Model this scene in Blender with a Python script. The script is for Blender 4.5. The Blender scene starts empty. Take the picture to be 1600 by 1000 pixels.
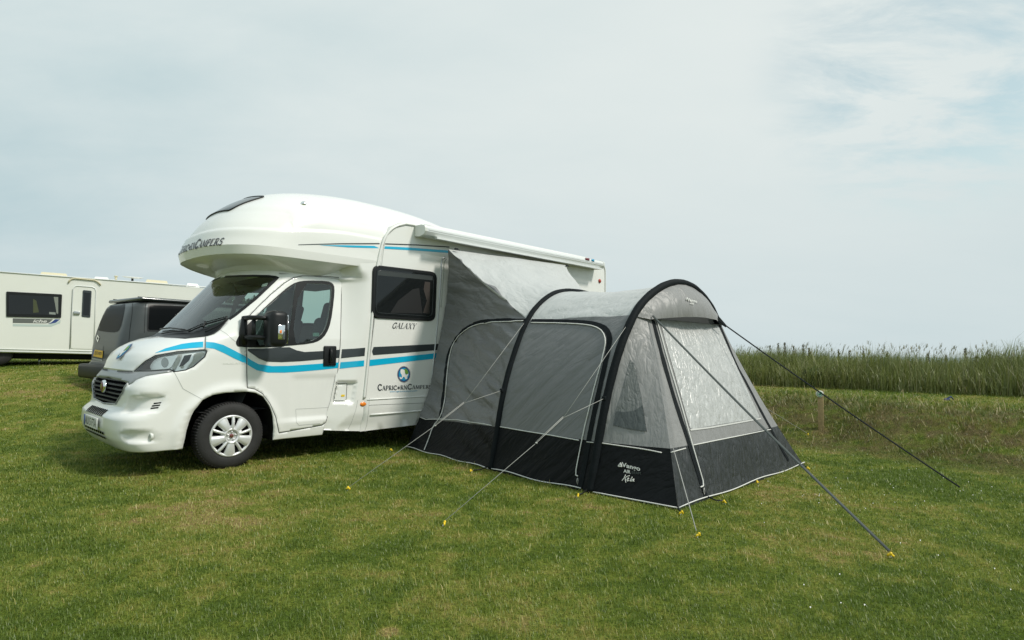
import bpy, bmesh, math, random
import numpy as np
from math import sin, cos, tan, pi, radians, atan2, sqrt, hypot
from mathutils import Vector, Matrix
from mathutils.bvhtree import BVHTree
from mathutils.geometry import delaunay_2d_cdt
random.seed(7); rng = np.random.default_rng(11)
scn = bpy.context.scene
COL = scn.collection

# ------------------------------------------------------------ camera
F, PX, PY, CAMH = 915., 800., 500., 1.31
ROLL = atan2(20, 1835)
PITCH = math.atan(50.4 * cos(ROLL) / F)
FW = np.array([0, cos(PITCH), sin(PITCH)]); _u0 = np.array([0, -sin(PITCH), cos(PITCH)]); _r0 = np.array([1., 0, 0])
RT = _r0 * cos(ROLL) + _u0 * sin(ROLL); UP = -_r0 * sin(ROLL) + _u0 * cos(ROLL)
CP = np.array([0, 0, CAMH])
cam = bpy.data.cameras.new('camera'); camo = bpy.data.objects.new('camera', cam); COL.objects.link(camo)
cam.sensor_width = 36; cam.lens = F / 1600 * 36; cam.clip_start = 0.05; cam.clip_end = 20000
camo.matrix_world = Matrix(((RT[0], UP[0], -FW[0], 0), (RT[1], UP[1], -FW[1], 0), (RT[2], UP[2], -FW[2], CAMH), (0, 0, 0, 1)))
scn.camera = camo

# ------------------------------------------------------------ sky and sun
SUN_EL, SUN_AZ = radians(48), radians(112)      # azimuth clockwise from +Y (view direction): to the right, a little behind
world = bpy.data.worlds.new('World'); scn.world = world; world.use_nodes = True
nt = world.node_tree; nt.nodes.clear()
def N(t, ty, **kw):
    n = t.nodes.new(ty)
    for k, v in kw.items():
        if k in n.inputs: n.inputs[k].default_value = v
        else: setattr(n, k, v)
    return n
out = N(nt, 'ShaderNodeOutputWorld'); bg = N(nt, 'ShaderNodeBackground'); bg.inputs['Strength'].default_value = 0.1
sky = N(nt, 'ShaderNodeTexSky', sky_type='NISHITA', sun_disc=False); sky.sun_elevation = SUN_EL; sky.sun_rotation = SUN_AZ
tc = N(nt, 'ShaderNodeTexCoord'); sep = N(nt, 'ShaderNodeSeparateXYZ'); nt.links.new(tc.outputs['Generated'], sep.inputs[0])
def M_(t, op, a, b=None, c=None, clamp=False):
    n = t.nodes.new('ShaderNodeMath'); n.operation = op; n.use_clamp = clamp
    for i, v in enumerate((a, b, c)):
        if v is None: continue
        if isinstance(v, (int, float)): n.inputs[i].default_value = v
        else: t.links.new(v, n.inputs[i])
    return n.outputs[0]
zz = M_(nt, 'ADD', M_(nt, 'MAXIMUM', sep.outputs[2], 0.0), 0.22)
cx = M_(nt, 'DIVIDE', sep.outputs[0], zz); cy = M_(nt, 'DIVIDE', sep.outputs[1], zz)
cmb = N(nt, 'ShaderNodeCombineXYZ'); nt.links.new(cx, cmb.inputs[0]); nt.links.new(cy, cmb.inputs[1])
mp = N(nt, 'ShaderNodeMapping'); mp.inputs['Rotation'].default_value = (0, 0, radians(68)); mp.inputs['Scale'].default_value = (0.55, 1.0, 1)
nt.links.new(cmb.outputs[0], mp.inputs[0])
n1 = N(nt, 'ShaderNodeTexNoise', Scale=0.85, Detail=6.0, Roughness=0.52, Distortion=0.5); nt.links.new(mp.outputs[0], n1.inputs['Vector'])
n2 = N(nt, 'ShaderNodeTexNoise', Scale=2.4, Detail=8.0, Roughness=0.58, Distortion=0.25); nt.links.new(mp.outputs[0], n2.inputs['Vector'])
# blue gaps: one patch up to the right of the view, streaky
def patch(dirv, lo, hi):
    vm = N(nt, 'ShaderNodeVectorMath', operation='DOT_PRODUCT'); nt.links.new(tc.outputs['Generated'], vm.inputs[0]); vm.inputs[1].default_value = dirv
    mr = N(nt, 'ShaderNodeMapRange'); mr.inputs[1].default_value = lo; mr.inputs[2].default_value = hi; mr.interpolation_type = 'SMOOTHSTEP' if hi < 1 else 'LINEAR'; nt.links.new(vm.outputs['Value'], mr.inputs[0]); return mr.outputs[0]
def pdir(px, py):
    d = FW * F + RT * (px - PX) + UP * (PY - py); return d / np.linalg.norm(d)
n4 = N(nt, 'ShaderNodeTexNoise', Scale=5.5, Detail=7.0, Roughness=0.62, Distortion=0.4); nt.links.new(mp.outputs[0], n4.inputs['Vector'])
g1 = patch(tuple(pdir(1470, 80)), 0.962, 0.999)
gap = M_(nt, 'MULTIPLY', M_(nt, 'POWER', g1, 1.9), M_(nt, 'MULTIPLY_ADD', n4.outputs['Fac'], 5.0, -2.1, clamp=True))
gap = M_(nt, 'MULTIPLY', gap, 0.52)
right = patch(tuple(pdir(1250, 330)), 0.55, 1.0)
cr = N(nt, 'ShaderNodeValToRGB'); nt.links.new(M_(nt, 'ADD', M_(nt, 'MULTIPLY', n1.outputs['Fac'], .62), M_(nt, 'MULTIPLY', n2.outputs['Fac'], .38)), cr.inputs[0])
cr.color_ramp.elements[0].position = 0.38; cr.color_ramp.elements[0].color = (0.485, 0.615, 0.645, 1)
cr.color_ramp.elements[1].position = 0.66; cr.color_ramp.elements[1].color = (0.70, 0.77, 0.765, 1)
mx = N(nt, 'ShaderNodeMix', data_type='RGBA'); nt.links.new(M_(nt, 'MULTIPLY', right, 0.75), mx.inputs[0]); nt.links.new(cr.outputs[0], mx.inputs[6]); mx.inputs[7].default_value = (0.745, 0.795, 0.78, 1)
# thickening and blueing of the veil low down
low = N(nt, 'ShaderNodeMapRange'); low.inputs[1].default_value = 0.0; low.inputs[2].default_value = 0.36; low.inputs[3].default_value = 1; low.inputs[4].default_value = 0; nt.links.new(sep.outputs[2], low.inputs[0])
mx2 = N(nt, 'ShaderNodeMix', data_type='RGBA'); nt.links.new(M_(nt, 'MULTIPLY', low.outputs[0], 0.55), mx2.inputs[0]); nt.links.new(mx.outputs[2], mx2.inputs[6]); mx2.inputs[7].default_value = (0.50, 0.61, 0.645, 1)
sc10 = N(nt, 'ShaderNodeVectorMath', operation='SCALE'); sc10.inputs['Scale'].default_value = 10.5; nt.links.new(mx2.outputs[2], sc10.inputs[0])
mx3 = N(nt, 'ShaderNodeMix', data_type='RGBA'); nt.links.new(gap, mx3.inputs[0]); nt.links.new(sc10.outputs[0], mx3.inputs[6]); skb = N(nt, 'ShaderNodeVectorMath', operation='MULTIPLY'); skb.inputs[1].default_value = (1.75, 1.95, 1.45); nt.links.new(sky.outputs[0], skb.inputs[0]); nt.links.new(skb.outputs[0], mx3.inputs[7])
nt.links.new(mx3.outputs[2], bg.inputs['Color']); nt.links.new(bg.outputs[0], out.inputs[0])
sl = bpy.data.lights.new('sun', 'SUN'); sl.energy = 3.0; sl.angle = radians(9); sl.color = (1, 0.95, 0.86)
so = bpy.data.objects.new('sun', sl); COL.objects.link(so)
sd = Vector((sin(SUN_AZ) * cos(SUN_EL), cos(SUN_AZ) * cos(SUN_EL), sin(SUN_EL)))
so.rotation_euler = sd.to_track_quat('Z', 'Y').to_euler()
scn.view_settings.view_transform = 'Standard'; scn.view_settings.look = 'None'; scn.view_settings.exposure = 0.0; scn.view_settings.gamma = 1
scn.cycles.use_denoising = True; scn.cycles.transparent_max_bounces = 16

# ------------------------------------------------------------ materials
def mat(name, col, rough=0.5, metal=0.0, coat=0.0, spec=0.5, noise=0.0, nscale=8.0, bump=0.0, bscale=60.0, trans=0.0, sheen=0.0, emis=None):
    m = bpy.data.materials.new(name); m.use_nodes = True; t = m.node_tree; b = t.nodes['Principled BSDF']
    b.inputs['Base Color'].default_value = (*col, 1); b.inputs['Roughness'].default_value = rough; b.inputs['Metallic'].default_value = metal
    b.inputs['Coat Weight'].default_value = coat; b.inputs['Specular IOR Level'].default_value = spec; b.inputs['Coat Roughness'].default_value = 0.06
    if sheen: b.inputs['Sheen Weight'].default_value = sheen
    if emis: b.inputs['Emission Color'].default_value = (*emis[0], 1); b.inputs['Emission Strength'].default_value = emis[1]
    g = N(t, 'ShaderNodeNewGeometry')
    if noise:
        n = N(t, 'ShaderNodeTexNoise', Scale=nscale, Detail=5.0, Roughness=0.6); t.links.new(g.outputs['Position'], n.inputs['Vector'])
        mr = N(t, 'ShaderNodeMapRange'); mr.inputs[1].default_value = .3; mr.inputs[2].default_value = .7; mr.inputs[3].default_value = 1 - noise; mr.inputs[4].default_value = 1 + noise * .6; t.links.new(n.outputs['Fac'], mr.inputs[0])
        v = N(t, 'ShaderNodeVectorMath', operation='SCALE'); v.inputs[0].default_value = col; t.links.new(mr.outputs[0], v.inputs['Scale']); t.links.new(v.outputs[0], b.inputs['Base Color'])
    if bump:
        n = N(t, 'ShaderNodeTexNoise', Scale=bscale, Detail=4.0); t.links.new(g.outputs['Position'], n.inputs['Vector'])
        bp = N(t, 'ShaderNodeBump', Strength=bump, Distance=0.01); t.links.new(n.outputs['Fac'], bp.inputs['Height']); t.links.new(bp.outputs[0], b.inputs['Normal'])
    return m
def glassmat(name, tint, refl=0.08, rough=0.0, ior=1.5, fres=True):
    m = bpy.data.materials.new(name); m.use_nodes = True; t = m.node_tree; t.nodes.clear()
    o = N(t, 'ShaderNodeOutputMaterial'); tr = N(t, 'ShaderNodeBsdfTransparent'); tr.inputs[0].default_value = (*tint, 1)
    gl = N(t, 'ShaderNodeBsdfGlossy'); gl.inputs['Roughness'].default_value = rough; gl.inputs[0].default_value = (1, 1, 1, 1)
    f = N(t, 'ShaderNodeFresnel', IOR=ior); a = M_(t, 'ADD', f.outputs[0], refl, clamp=True); x = N(t, 'ShaderNodeMixShader'); t.links.new(a, x.inputs[0]); t.links.new(tr.outputs[0], x.inputs[1]); t.links.new(gl.outputs[0], x.inputs[2]); t.links.new(x.outputs[0], o.inputs[0])
    return m
def fabric(name, col, rough=0.45, wr=0.3, L=(0, 0, 1), k=9.0, kl=1.1, spec=0.4, coat=0.0, transl=0.0, fine=.35, vary=.08):
    """coated tent cloth: long soft creases along direction L plus a fainter crumple"""
    m = bpy.data.materials.new(name); m.use_nodes = True; t = m.node_tree; b = t.nodes['Principled BSDF']
    b.inputs['Roughness'].default_value = rough; b.inputs['Specular IOR Level'].default_value = spec; b.inputs['Coat Weight'].default_value = coat; b.inputs['Coat Roughness'].default_value = .15
    L = Vector(L).normalized(); Q = L.cross(Vector((0.31, -.2, .93)) if abs(L.z) < .8 else Vector((1, .1, 0))).normalized(); R_ = L.cross(Q)
    g = N(t, 'ShaderNodeNewGeometry')
    def dot(v, s):
        n = N(t, 'ShaderNodeVectorMath', operation='DOT_PRODUCT'); t.links.new(g.outputs['Position'], n.inputs[0]); n.inputs[1].default_value = tuple(v * s); return n.outputs['Value']
    c = N(t, 'ShaderNodeCombineXYZ'); t.links.new(dot(L, kl), c.inputs[0]); t.links.new(dot(Q, k), c.inputs[1]); t.links.new(dot(R_, k), c.inputs[2])
    n = N(t, 'ShaderNodeTexNoise', Scale=1.0, Detail=3.0, Roughness=0.5, Distortion=0.3); t.links.new(c.outputs[0], n.inputs['Vector'])
    ridge = M_(t, 'POWER', M_(t, 'MULTIPLY', M_(t, 'ABSOLUTE', M_(t, 'SUBTRACT', n.outputs['Fac'], 0.5)), 2.0), .8)
    n3 = N(t, 'ShaderNodeTexNoise', Scale=7.0, Detail=3.0, Roughness=0.5, Distortion=0.7); t.links.new(g.outputs['Position'], n3.inputs['Vector'])
    r3 = M_(t, 'POWER', M_(t, 'ABSOLUTE', M_(t, 'SUBTRACT', n3.outputs['Fac'], 0.5)), .8)
    h = M_(t, 'ADD', ridge, M_(t, 'MULTIPLY', r3, fine))
    bp = N(t, 'ShaderNodeBump', Strength=wr, Distance=0.06); t.links.new(h, bp.inputs['Height']); t.links.new(bp.outputs[0], b.inputs['Normal'])
    mr = N(t, 'ShaderNodeMapRange'); mr.inputs[1].default_value = .3; mr.inputs[2].default_value = .7; mr.inputs[3].default_value = 1 - vary; mr.inputs[4].default_value = 1 + vary * .6; t.links.new(n.outputs['Fac'], mr.inputs[0])
    v = N(t, 'ShaderNodeVectorMath', operation='SCALE'); v.inputs[0].default_value = col; t.links.new(mr.outputs[0], v.inputs['Scale']); t.links.new(v.outputs[0], b.inputs['Base Color'])
    if transl:
        tl = N(t, 'ShaderNodeBsdfTranslucent'); t.links.new(v.outputs[0], tl.inputs[0]); x = N(t, 'ShaderNodeMixShader'); x.inputs[0].default_value = transl
        o = t.nodes['Material Output']; t.links.new(b.outputs[0], x.inputs[1]); t.links.new(tl.outputs[0], x.inputs[2]); t.links.new(x.outputs[0], o.inputs[0])
    return m
MT = dict(
    white=mat('white_gelcoat', (0.81, 0.815, 0.785), 0.32, coat=0.5, noise=0.025, nscale=1.5),
    whitecar=mat('white_paint', (0.815, 0.82, 0.795), 0.28, coat=0.7, noise=0.02, nscale=2),
    trim=mat('white_plastic_trim', (0.72, 0.74, 0.70), 0.4),
    black=mat('black_plastic', (0.011, 0.0125, 0.0135), 0.42, spec=.32, noise=.15, nscale=20),
    seam=mat('seam_shadow_gap', (0.06, 0.065, 0.065), 0.8),
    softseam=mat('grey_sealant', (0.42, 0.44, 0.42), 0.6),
    rubber=mat('rubber', (0.022, 0.022, 0.022), 0.75, bump=.3, bscale=90, noise=.25, nscale=12),
    dark=mat('dark_void', (0.008, 0.008, 0.009), 0.95, spec=0.0),
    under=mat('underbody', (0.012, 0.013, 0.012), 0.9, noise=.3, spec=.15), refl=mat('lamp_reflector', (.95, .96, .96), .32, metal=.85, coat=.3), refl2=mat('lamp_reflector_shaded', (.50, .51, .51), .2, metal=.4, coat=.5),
    silver=mat('silver_paint', (0.50, 0.52, 0.52), 0.32, metal=.75, noise=.04),
    wheelsil=mat('wheel_silver', (0.72, 0.73, 0.73), 0.34, metal=.35, coat=.3),
    silverbar=mat('silver_grille_surround', (0.30, 0.315, 0.32), 0.36, metal=.35),
    chrome=mat('chrome', (0.85, 0.86, 0.86), 0.08, metal=1.0),
    blue=mat('blue_vinyl', (0.0, 0.43, 0.68), 0.3, coat=.4),
    dgrey=mat('charcoal_vinyl', (0.032, 0.040, 0.044), 0.34, coat=.3),
    ink=mat('dark_ink', (0.05, 0.055, 0.065), 0.4),
    orange=mat('orange_lens', (0.85, 0.24, 0.02), 0.25, coat=.6),
    redl=mat('red_lens', (0.45, 0.04, 0.02), 0.25, coat=.6),
    dkred=mat('dark_red_enamel', (0.16, 0.02, 0.03), 0.4, coat=.2),
    yellow=mat('yellow_plastic', (0.86, 0.60, 0.015), 0.45),
    plate=mat('white_plate', (0.74, 0.74, 0.71), 0.35), plateY=mat('yellow_plate', (0.85, 0.50, 0.01), 0.35), pblue=mat('plate_blue', (0.02, 0.07, 0.35), 0.4),
    green=mat('badge_green', (0.14, 0.30, 0.05), 0.4), badgeblue=mat('badge_blue', (0.02, 0.30, 0.52), 0.35), navy=mat('badge_navy', (0.03, 0.06, 0.22), 0.35), cream=mat('badge_white', (0.82, 0.82, 0.78), 0.4),
    glass=glassmat('cab_glass', (0.66, 0.78, 0.72), 0.05), glassd=glassmat('dark_tinted_glass', (0.10, 0.11, 0.11), 0.05), lens=glassmat('headlight_lens', (0.92, 0.94, 0.92), 0.02),
    blackglass=mat('black_glass', (0.010, 0.012, 0.013), 0.05, spec=.45), seat=mat('seat_cloth', (0.075, 0.085, 0.09), 0.9, noise=.15, nscale=30), dash=mat('dashboard', (0.055, 0.06, 0.06), 0.7),
    vgrey=mat('gunmetal_paint', (0.062, 0.070, 0.071), 0.34, metal=.35, coat=.22, spec=.4), tint=mat('tinted_van_glass', (.004, .005, .006), .3, spec=.06), gbar=mat('grille_black', (.010, .011, .012), .45, spec=.25), caravan=mat('caravan_cream', (0.78, 0.79, 0.735), 0.45, noise=.03, nscale=1.2), cream2=mat('cream_plastic', (0.62, 0.57, 0.40), 0.5),
    wood=mat('stake_wood', (0.40, 0.29, 0.14), 0.8, noise=.25, nscale=25), cord=mat('grey_cord', (0.40, 0.40, 0.375), 0.7), strapg=mat('grey_webbing', (0.085, 0.098, 0.095), 0.85, spec=.2), strapb=mat('black_webbing', (0.012, 0.016, 0.017), 0.8, spec=.15),
    alu=mat('aluminium_white', (0.74, 0.76, 0.75), 0.33, metal=.15, coat=.2), piping=mat('reflective_piping', (0.70, 0.70, 0.67), 0.5), tape=mat('black_zip_tape', (0.009, 0.012, 0.014), 0.7, spec=.12, noise=.3, nscale=40, bump=.2, bscale=30),
    curtain=mat('curtain_cloth', (0.30, 0.22, 0.17), 0.9), creaminside=mat('interior_panel', (0.35, 0.33, 0.28), 0.8),
)

# ------------------------------------------------------------ mesh helpers
def fin(o, parent=None, label=None, cat=None, group=None, kind=None):
    COL.objects.link(o)
    if parent is not None:
        o.parent = parent; o.matrix_parent_inverse = Matrix.Identity(4)
        p = parent; off = Vector((0, 0, 0))
        while p is not None: off += Vector(p.location); p = p.parent
        if o.type == 'MESH': o.data.transform(Matrix.Translation(-off))
    if label: o['label'] = label
    if cat: o['category'] = cat
    if group: o['group'] = group
    if kind: o['kind'] = kind
    return o
def mk(name, vs, fs, m, parent=None, smooth=True, mi=None, **kw):
    me = bpy.data.meshes.new(name); me.from_pydata([tuple(map(float, v)) for v in vs], [], [tuple(int(i) for i in f) for f in fs])
    for x in (m if isinstance(m, (list, tuple)) else [m]): me.materials.append(MT[x] if isinstance(x, str) else x)
    if mi is not None: me.polygons.foreach_set('material_index', np.asarray(mi, dtype=np.int32))
    me.polygons.foreach_set('use_smooth', [bool(smooth)] * len(me.polygons)); me.update()
    o = bpy.data.objects.new(name, me); return fin(o, parent, **kw)
def empty(name, loc, label, cat, group=None):
    o = bpy.data.objects.new(name, None); o.location = Vector([float(x) for x in loc]); o.empty_display_size = .2
    return fin(o, None, label, cat, group)
class MB:
    """collects simple shapes into one mesh"""
    def __init__(s): s.v = []; s.f = []; s.mi = []
    def add(s, vs, fs, k=0):
        b = len(s.v); s.v += [tuple(map(float, v)) for v in vs]; s.f += [tuple(b + int(i) for i in f) for f in fs]; s.mi += [k] * len(fs); return s
    def box(s, c, sx, sy, sz, ax=None, k=0, bev=0.0):
        """box centred at c with half sizes along axes ax (rows)"""
        ax = np.eye(3) if ax is None else np.asarray(ax, float); c = np.asarray(c, float)
        if bev <= 0:
            P = [c + ax[0] * sx * i + ax[1] * sy * j + ax[2] * sz * l for i in (-1, 1) for j in (-1, 1) for l in (-1, 1)]
            return s.add(P, [(0, 1, 3, 2), (4, 6, 7, 5), (0, 4, 5, 1), (2, 3, 7, 6), (0, 2, 6, 4), (1, 5, 7, 3)], k)
        bm = bmesh.new(); bmesh.ops.create_cube(bm, size=2.0)
        for v in bm.verts: v.co = Vector((v.co.x * sx, v.co.y * sy, v.co.z * sz))
        bmesh.ops.bevel(bm, geom=bm.edges[:], offset=min(bev, .95 * min(sx, sy, sz)), segments=3, profile=.5, affect='EDGES')
        bm.verts.index_update(); P = [c + ax[0] * v.co.x + ax[1] * v.co.y + ax[2] * v.co.z for v in bm.verts]
        s.add(P, [[v.index for v in f.verts] for f in bm.faces], k); bm.free(); return s
    def tube(s, pts, r, n=8, k=0, cap=True, closed=False):
        pts = [np.asarray(p, float) for p in pts]; rr = r if hasattr(r, '__len__') else [r] * len(pts); L = len(pts); vs = []; prev = None
        for i, p in enumerate(pts):
            if closed: t = pts[(i + 1) % L] - pts[i - 1]
            else: t = pts[min(i + 1, L - 1)] - pts[max(i - 1, 0)]
            t = t / (np.linalg.norm(t) + 1e-12)
            if prev is None:
                a = np.array([0, 0, 1.]) if abs(t[2]) < .9 else np.array([1., 0, 0])
            else: a = prev
            a = a - t * (a @ t); a /= np.linalg.norm(a) + 1e-12; prev = a; b = np.cross(t, a)
            vs += [p + rr[i] * (a * cos(2 * pi * j / n) + b * sin(2 * pi * j / n)) for j in range(n)]
        fs = [(i * n + j, i * n + (j + 1) % n, ((i + 1) % L) * n + (j + 1) % n, ((i + 1) % L) * n + j) for i in range(L if closed else L - 1) for j in range(n)]
        if cap and not closed: fs += [tuple(range(n))[::-1], tuple(range((L - 1) * n, L * n))]
        return s.add(vs, fs, k)
    def lathe(s, prof, c, axis, n=32, k=0, ref=None):
        """prof: (radius, offset along axis)"""
        c = np.asarray(c, float); axis = np.asarray(axis, float); axis = axis / np.linalg.norm(axis)
        a = np.array([0, 0, 1.]) if abs(axis[2]) < .9 else np.array([1., 0, 0]); a = a - axis * (a @ axis); a /= np.linalg.norm(a); b = np.cross(axis, a)
        vs = [c + axis * o + r * (a * cos(2 * pi * j / n) + b * sin(2 * pi * j / n)) for (r, o) in prof for j in range(n)]
        fs = [(i * n + j, i * n + (j + 1) % n, (i + 1) * n + (j + 1) % n, (i + 1) * n + j) for i in range(len(prof) - 1) for j in range(n)]
        return s.add(vs, fs, k)
    def build(s, name, m, parent=None, smooth=True, **kw): return mk(name, s.v, s.f, m, parent, smooth, s.mi, **kw)
def ray(px, py):
    d = FW * F + RT * (px - PX) + UP * (PY - py); return d / np.linalg.norm(d)
def project(P):
    d = np.asarray(P, float) - CP; z = d @ FW; return PX + F * (d @ RT) / z, PY - F * (d @ UP) / z
def onplane(px, py, P0, n):
    d = ray(px, py); return CP + d * (((np.asarray(P0) - CP) @ n) / (d @ n))
def bvh_of(vs, fs): return BVHTree.FromPolygons([Vector(map(float, v)) for v in vs], [tuple(int(i) for i in f) for f in fs])
def hit(bvh, px, py):
    best = None
    for jx, jy in ((0, 0), (.03, .017), (-.021, .033)):          # neighbours guard against slipping through an edge
        d = ray(px + jx, py + jy); r = bvh.ray_cast(Vector(CP), Vector(d))
        if r[0] is not None and (best is None or r[3] < best[0] - .02): best = (r[3], np.array(r[1]), d)
    if best is None: return None
    d = ray(px, py); n = best[1]; n = -n if n @ d > 0 else n
    return CP + d * best[0], n
def densify(poly, step, closed=True):
    o = []; L = len(poly)
    for i in range(L if closed else L - 1):
        a = np.array(poly[i], float); b = np.array(poly[(i + 1) % L], float); k = max(1, int(math.ceil(np.linalg.norm(b - a) / step)))
        o += [tuple(a + (b - a) * j / k) for j in range(k)]
    if not closed: o.append(tuple(map(float, poly[-1])))
    return o
def inpoly(P, poly):
    P = np.atleast_2d(P); x, y = P[:, 0], P[:, 1]; r = np.zeros(len(P), bool); n = len(poly)
    for i in range(n):
        x1, y1 = poly[i][:2]; x2, y2 = poly[(i + 1) % n][:2]
        c = ((y1 > y) != (y2 > y)); r ^= c & (x < (x2 - x1) * (y - y1) / ((y2 - y1) if y2 != y1 else 1e-12) + x1)
    return r
def distpoly(P, poly):
    P = np.atleast_2d(P); d = np.full(len(P), 1e9); n = len(poly)
    for i in range(n):
        a = np.array(poly[i][:2]); b = np.array(poly[(i + 1) % n][:2]); ab = b - a; t = np.clip(((P - a) @ ab) / (ab @ ab + 1e-12), 0, 1)
        d = np.minimum(d, np.linalg.norm(P - (a + t[:, None] * ab), axis=1))
    return d
def smoothpoly(poly, it=1, closed=True):
    for _ in range(it):
        o = []; L = len(poly)
        for i in range(L if closed else L - 1):
            a = np.array(poly[i], float); b = np.array(poly[(i + 1) % L], float); o += [tuple(a * .75 + b * .25), tuple(a * .25 + b * .75)]
        if not closed: o = [tuple(map(float, poly[0]))] + o + [tuple(map(float, poly[-1]))]
        poly = o
    return poly
def cdt(outlines, pts, step):
    """constrained triangulation; outlines: closed polygons; pts: free points"""
    vs = []; es = []
    for pl in outlines:
        b = len(vs); vs += [Vector(p) for p in pl]; es += [(b + i, b + (i + 1) % len(pl)) for i in range(len(pl))]
    if len(pts):
        d = np.full(len(pts), 1e9)
        for pl in outlines: d = np.minimum(d, distpoly(pts, pl))
        vs += [Vector(map(float, p)) for p in pts[d > step * .45]]
    r = delaunay_2d_cdt(vs, es, [], 0, 1e-7)
    return np.array([tuple(v) for v in r[0]]), [tuple(f) for f in r[2]]
def gridpts(poly, step):
    a = np.array(poly); x0, y0 = a.min(0); x1, y1 = a.max(0); gx = np.arange(x0 + step / 2, x1, step); gy = np.arange(y0 + step / 2, y1, step)
    if not len(gx) or not len(gy): return np.zeros((0, 2))
    G = np.array([(x + (step / 2 if j % 2 else 0), y) for j, y in enumerate(gy) for x in gx]); return G[inpoly(G, poly)]
def overlay(bvh, poly, off=0.002, step=4.0, holes=()):
    """a traced outline laid on a real surface: returns verts, faces"""
    pl = densify(poly, step); hs = [densify(h, step) for h in holes]; P, Fc = cdt([pl] + hs, gridpts(pl, step), step)
    cen = np.array([P[list(f)].mean(0) for f in Fc]); k = inpoly(cen, pl)
    for h in hs: k &= ~inpoly(cen, h)
    V = []; ok = []; NN = []
    for p in P:
        h = hit(bvh, *p); ok.append(h is not None); V.append(h[0] + h[1] * off if h else np.zeros(3)); NN.append(h[1] if h else np.zeros(3))
    fs = []
    for f, q in zip(Fc, k):
        if not (q and all(ok[i] for i in f)): continue
        a2 = P[f[1]] - P[f[0]]; b2 = P[f[2]] - P[f[0]]
        if abs(a2[0] * b2[1] - a2[1] * b2[0]) < 1e-3: continue
        nf = np.cross(V[f[1]] - V[f[0]], V[f[2]] - V[f[0]]); fs.append(f if nf @ (NN[f[0]] + NN[f[1]] + NN[f[2]]) > 0 else f[::-1])
    used = sorted({i for f in fs for i in f}); mp = {u: i for i, u in enumerate(used)}
    return [V[u] for u in used], [tuple(mp[i] for i in f) for f in fs]
def line_on(bvh, pts, step=3.0, off=0.0):
    o = []
    for p in densify(pts, step, closed=False):
        h = hit(bvh, *p)
        if h: o.append(h[0] + h[1] * off)
    return o
def ribbon(pts, nrm, width):
    """flat strip along pts; nrm list of normals"""
    V = []; L = len(pts)
    for i in range(L):
        t = pts[min(i + 1, L - 1)] - pts[max(i - 1, 0)]; s = np.cross(t, nrm[i]); s = s / (np.linalg.norm(s) + 1e-12) * (width[i] if hasattr(width, '__len__') else width) / 2; V += [pts[i] - s, pts[i] + s]
    return V, [(2 * i, 2 * i + 1, 2 * i + 3, 2 * i + 2) for i in range(L - 1)]
def ribbon_on(bvh, pix, width, off=0.003, step=3.0):
    P = []; Nn = []
    for p in densify(pix, step, closed=False):
        h = hit(bvh, *p)
        if h: P.append(h[0] + h[1] * off); Nn.append(h[1])
    return ribbon(P, Nn, width)

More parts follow.
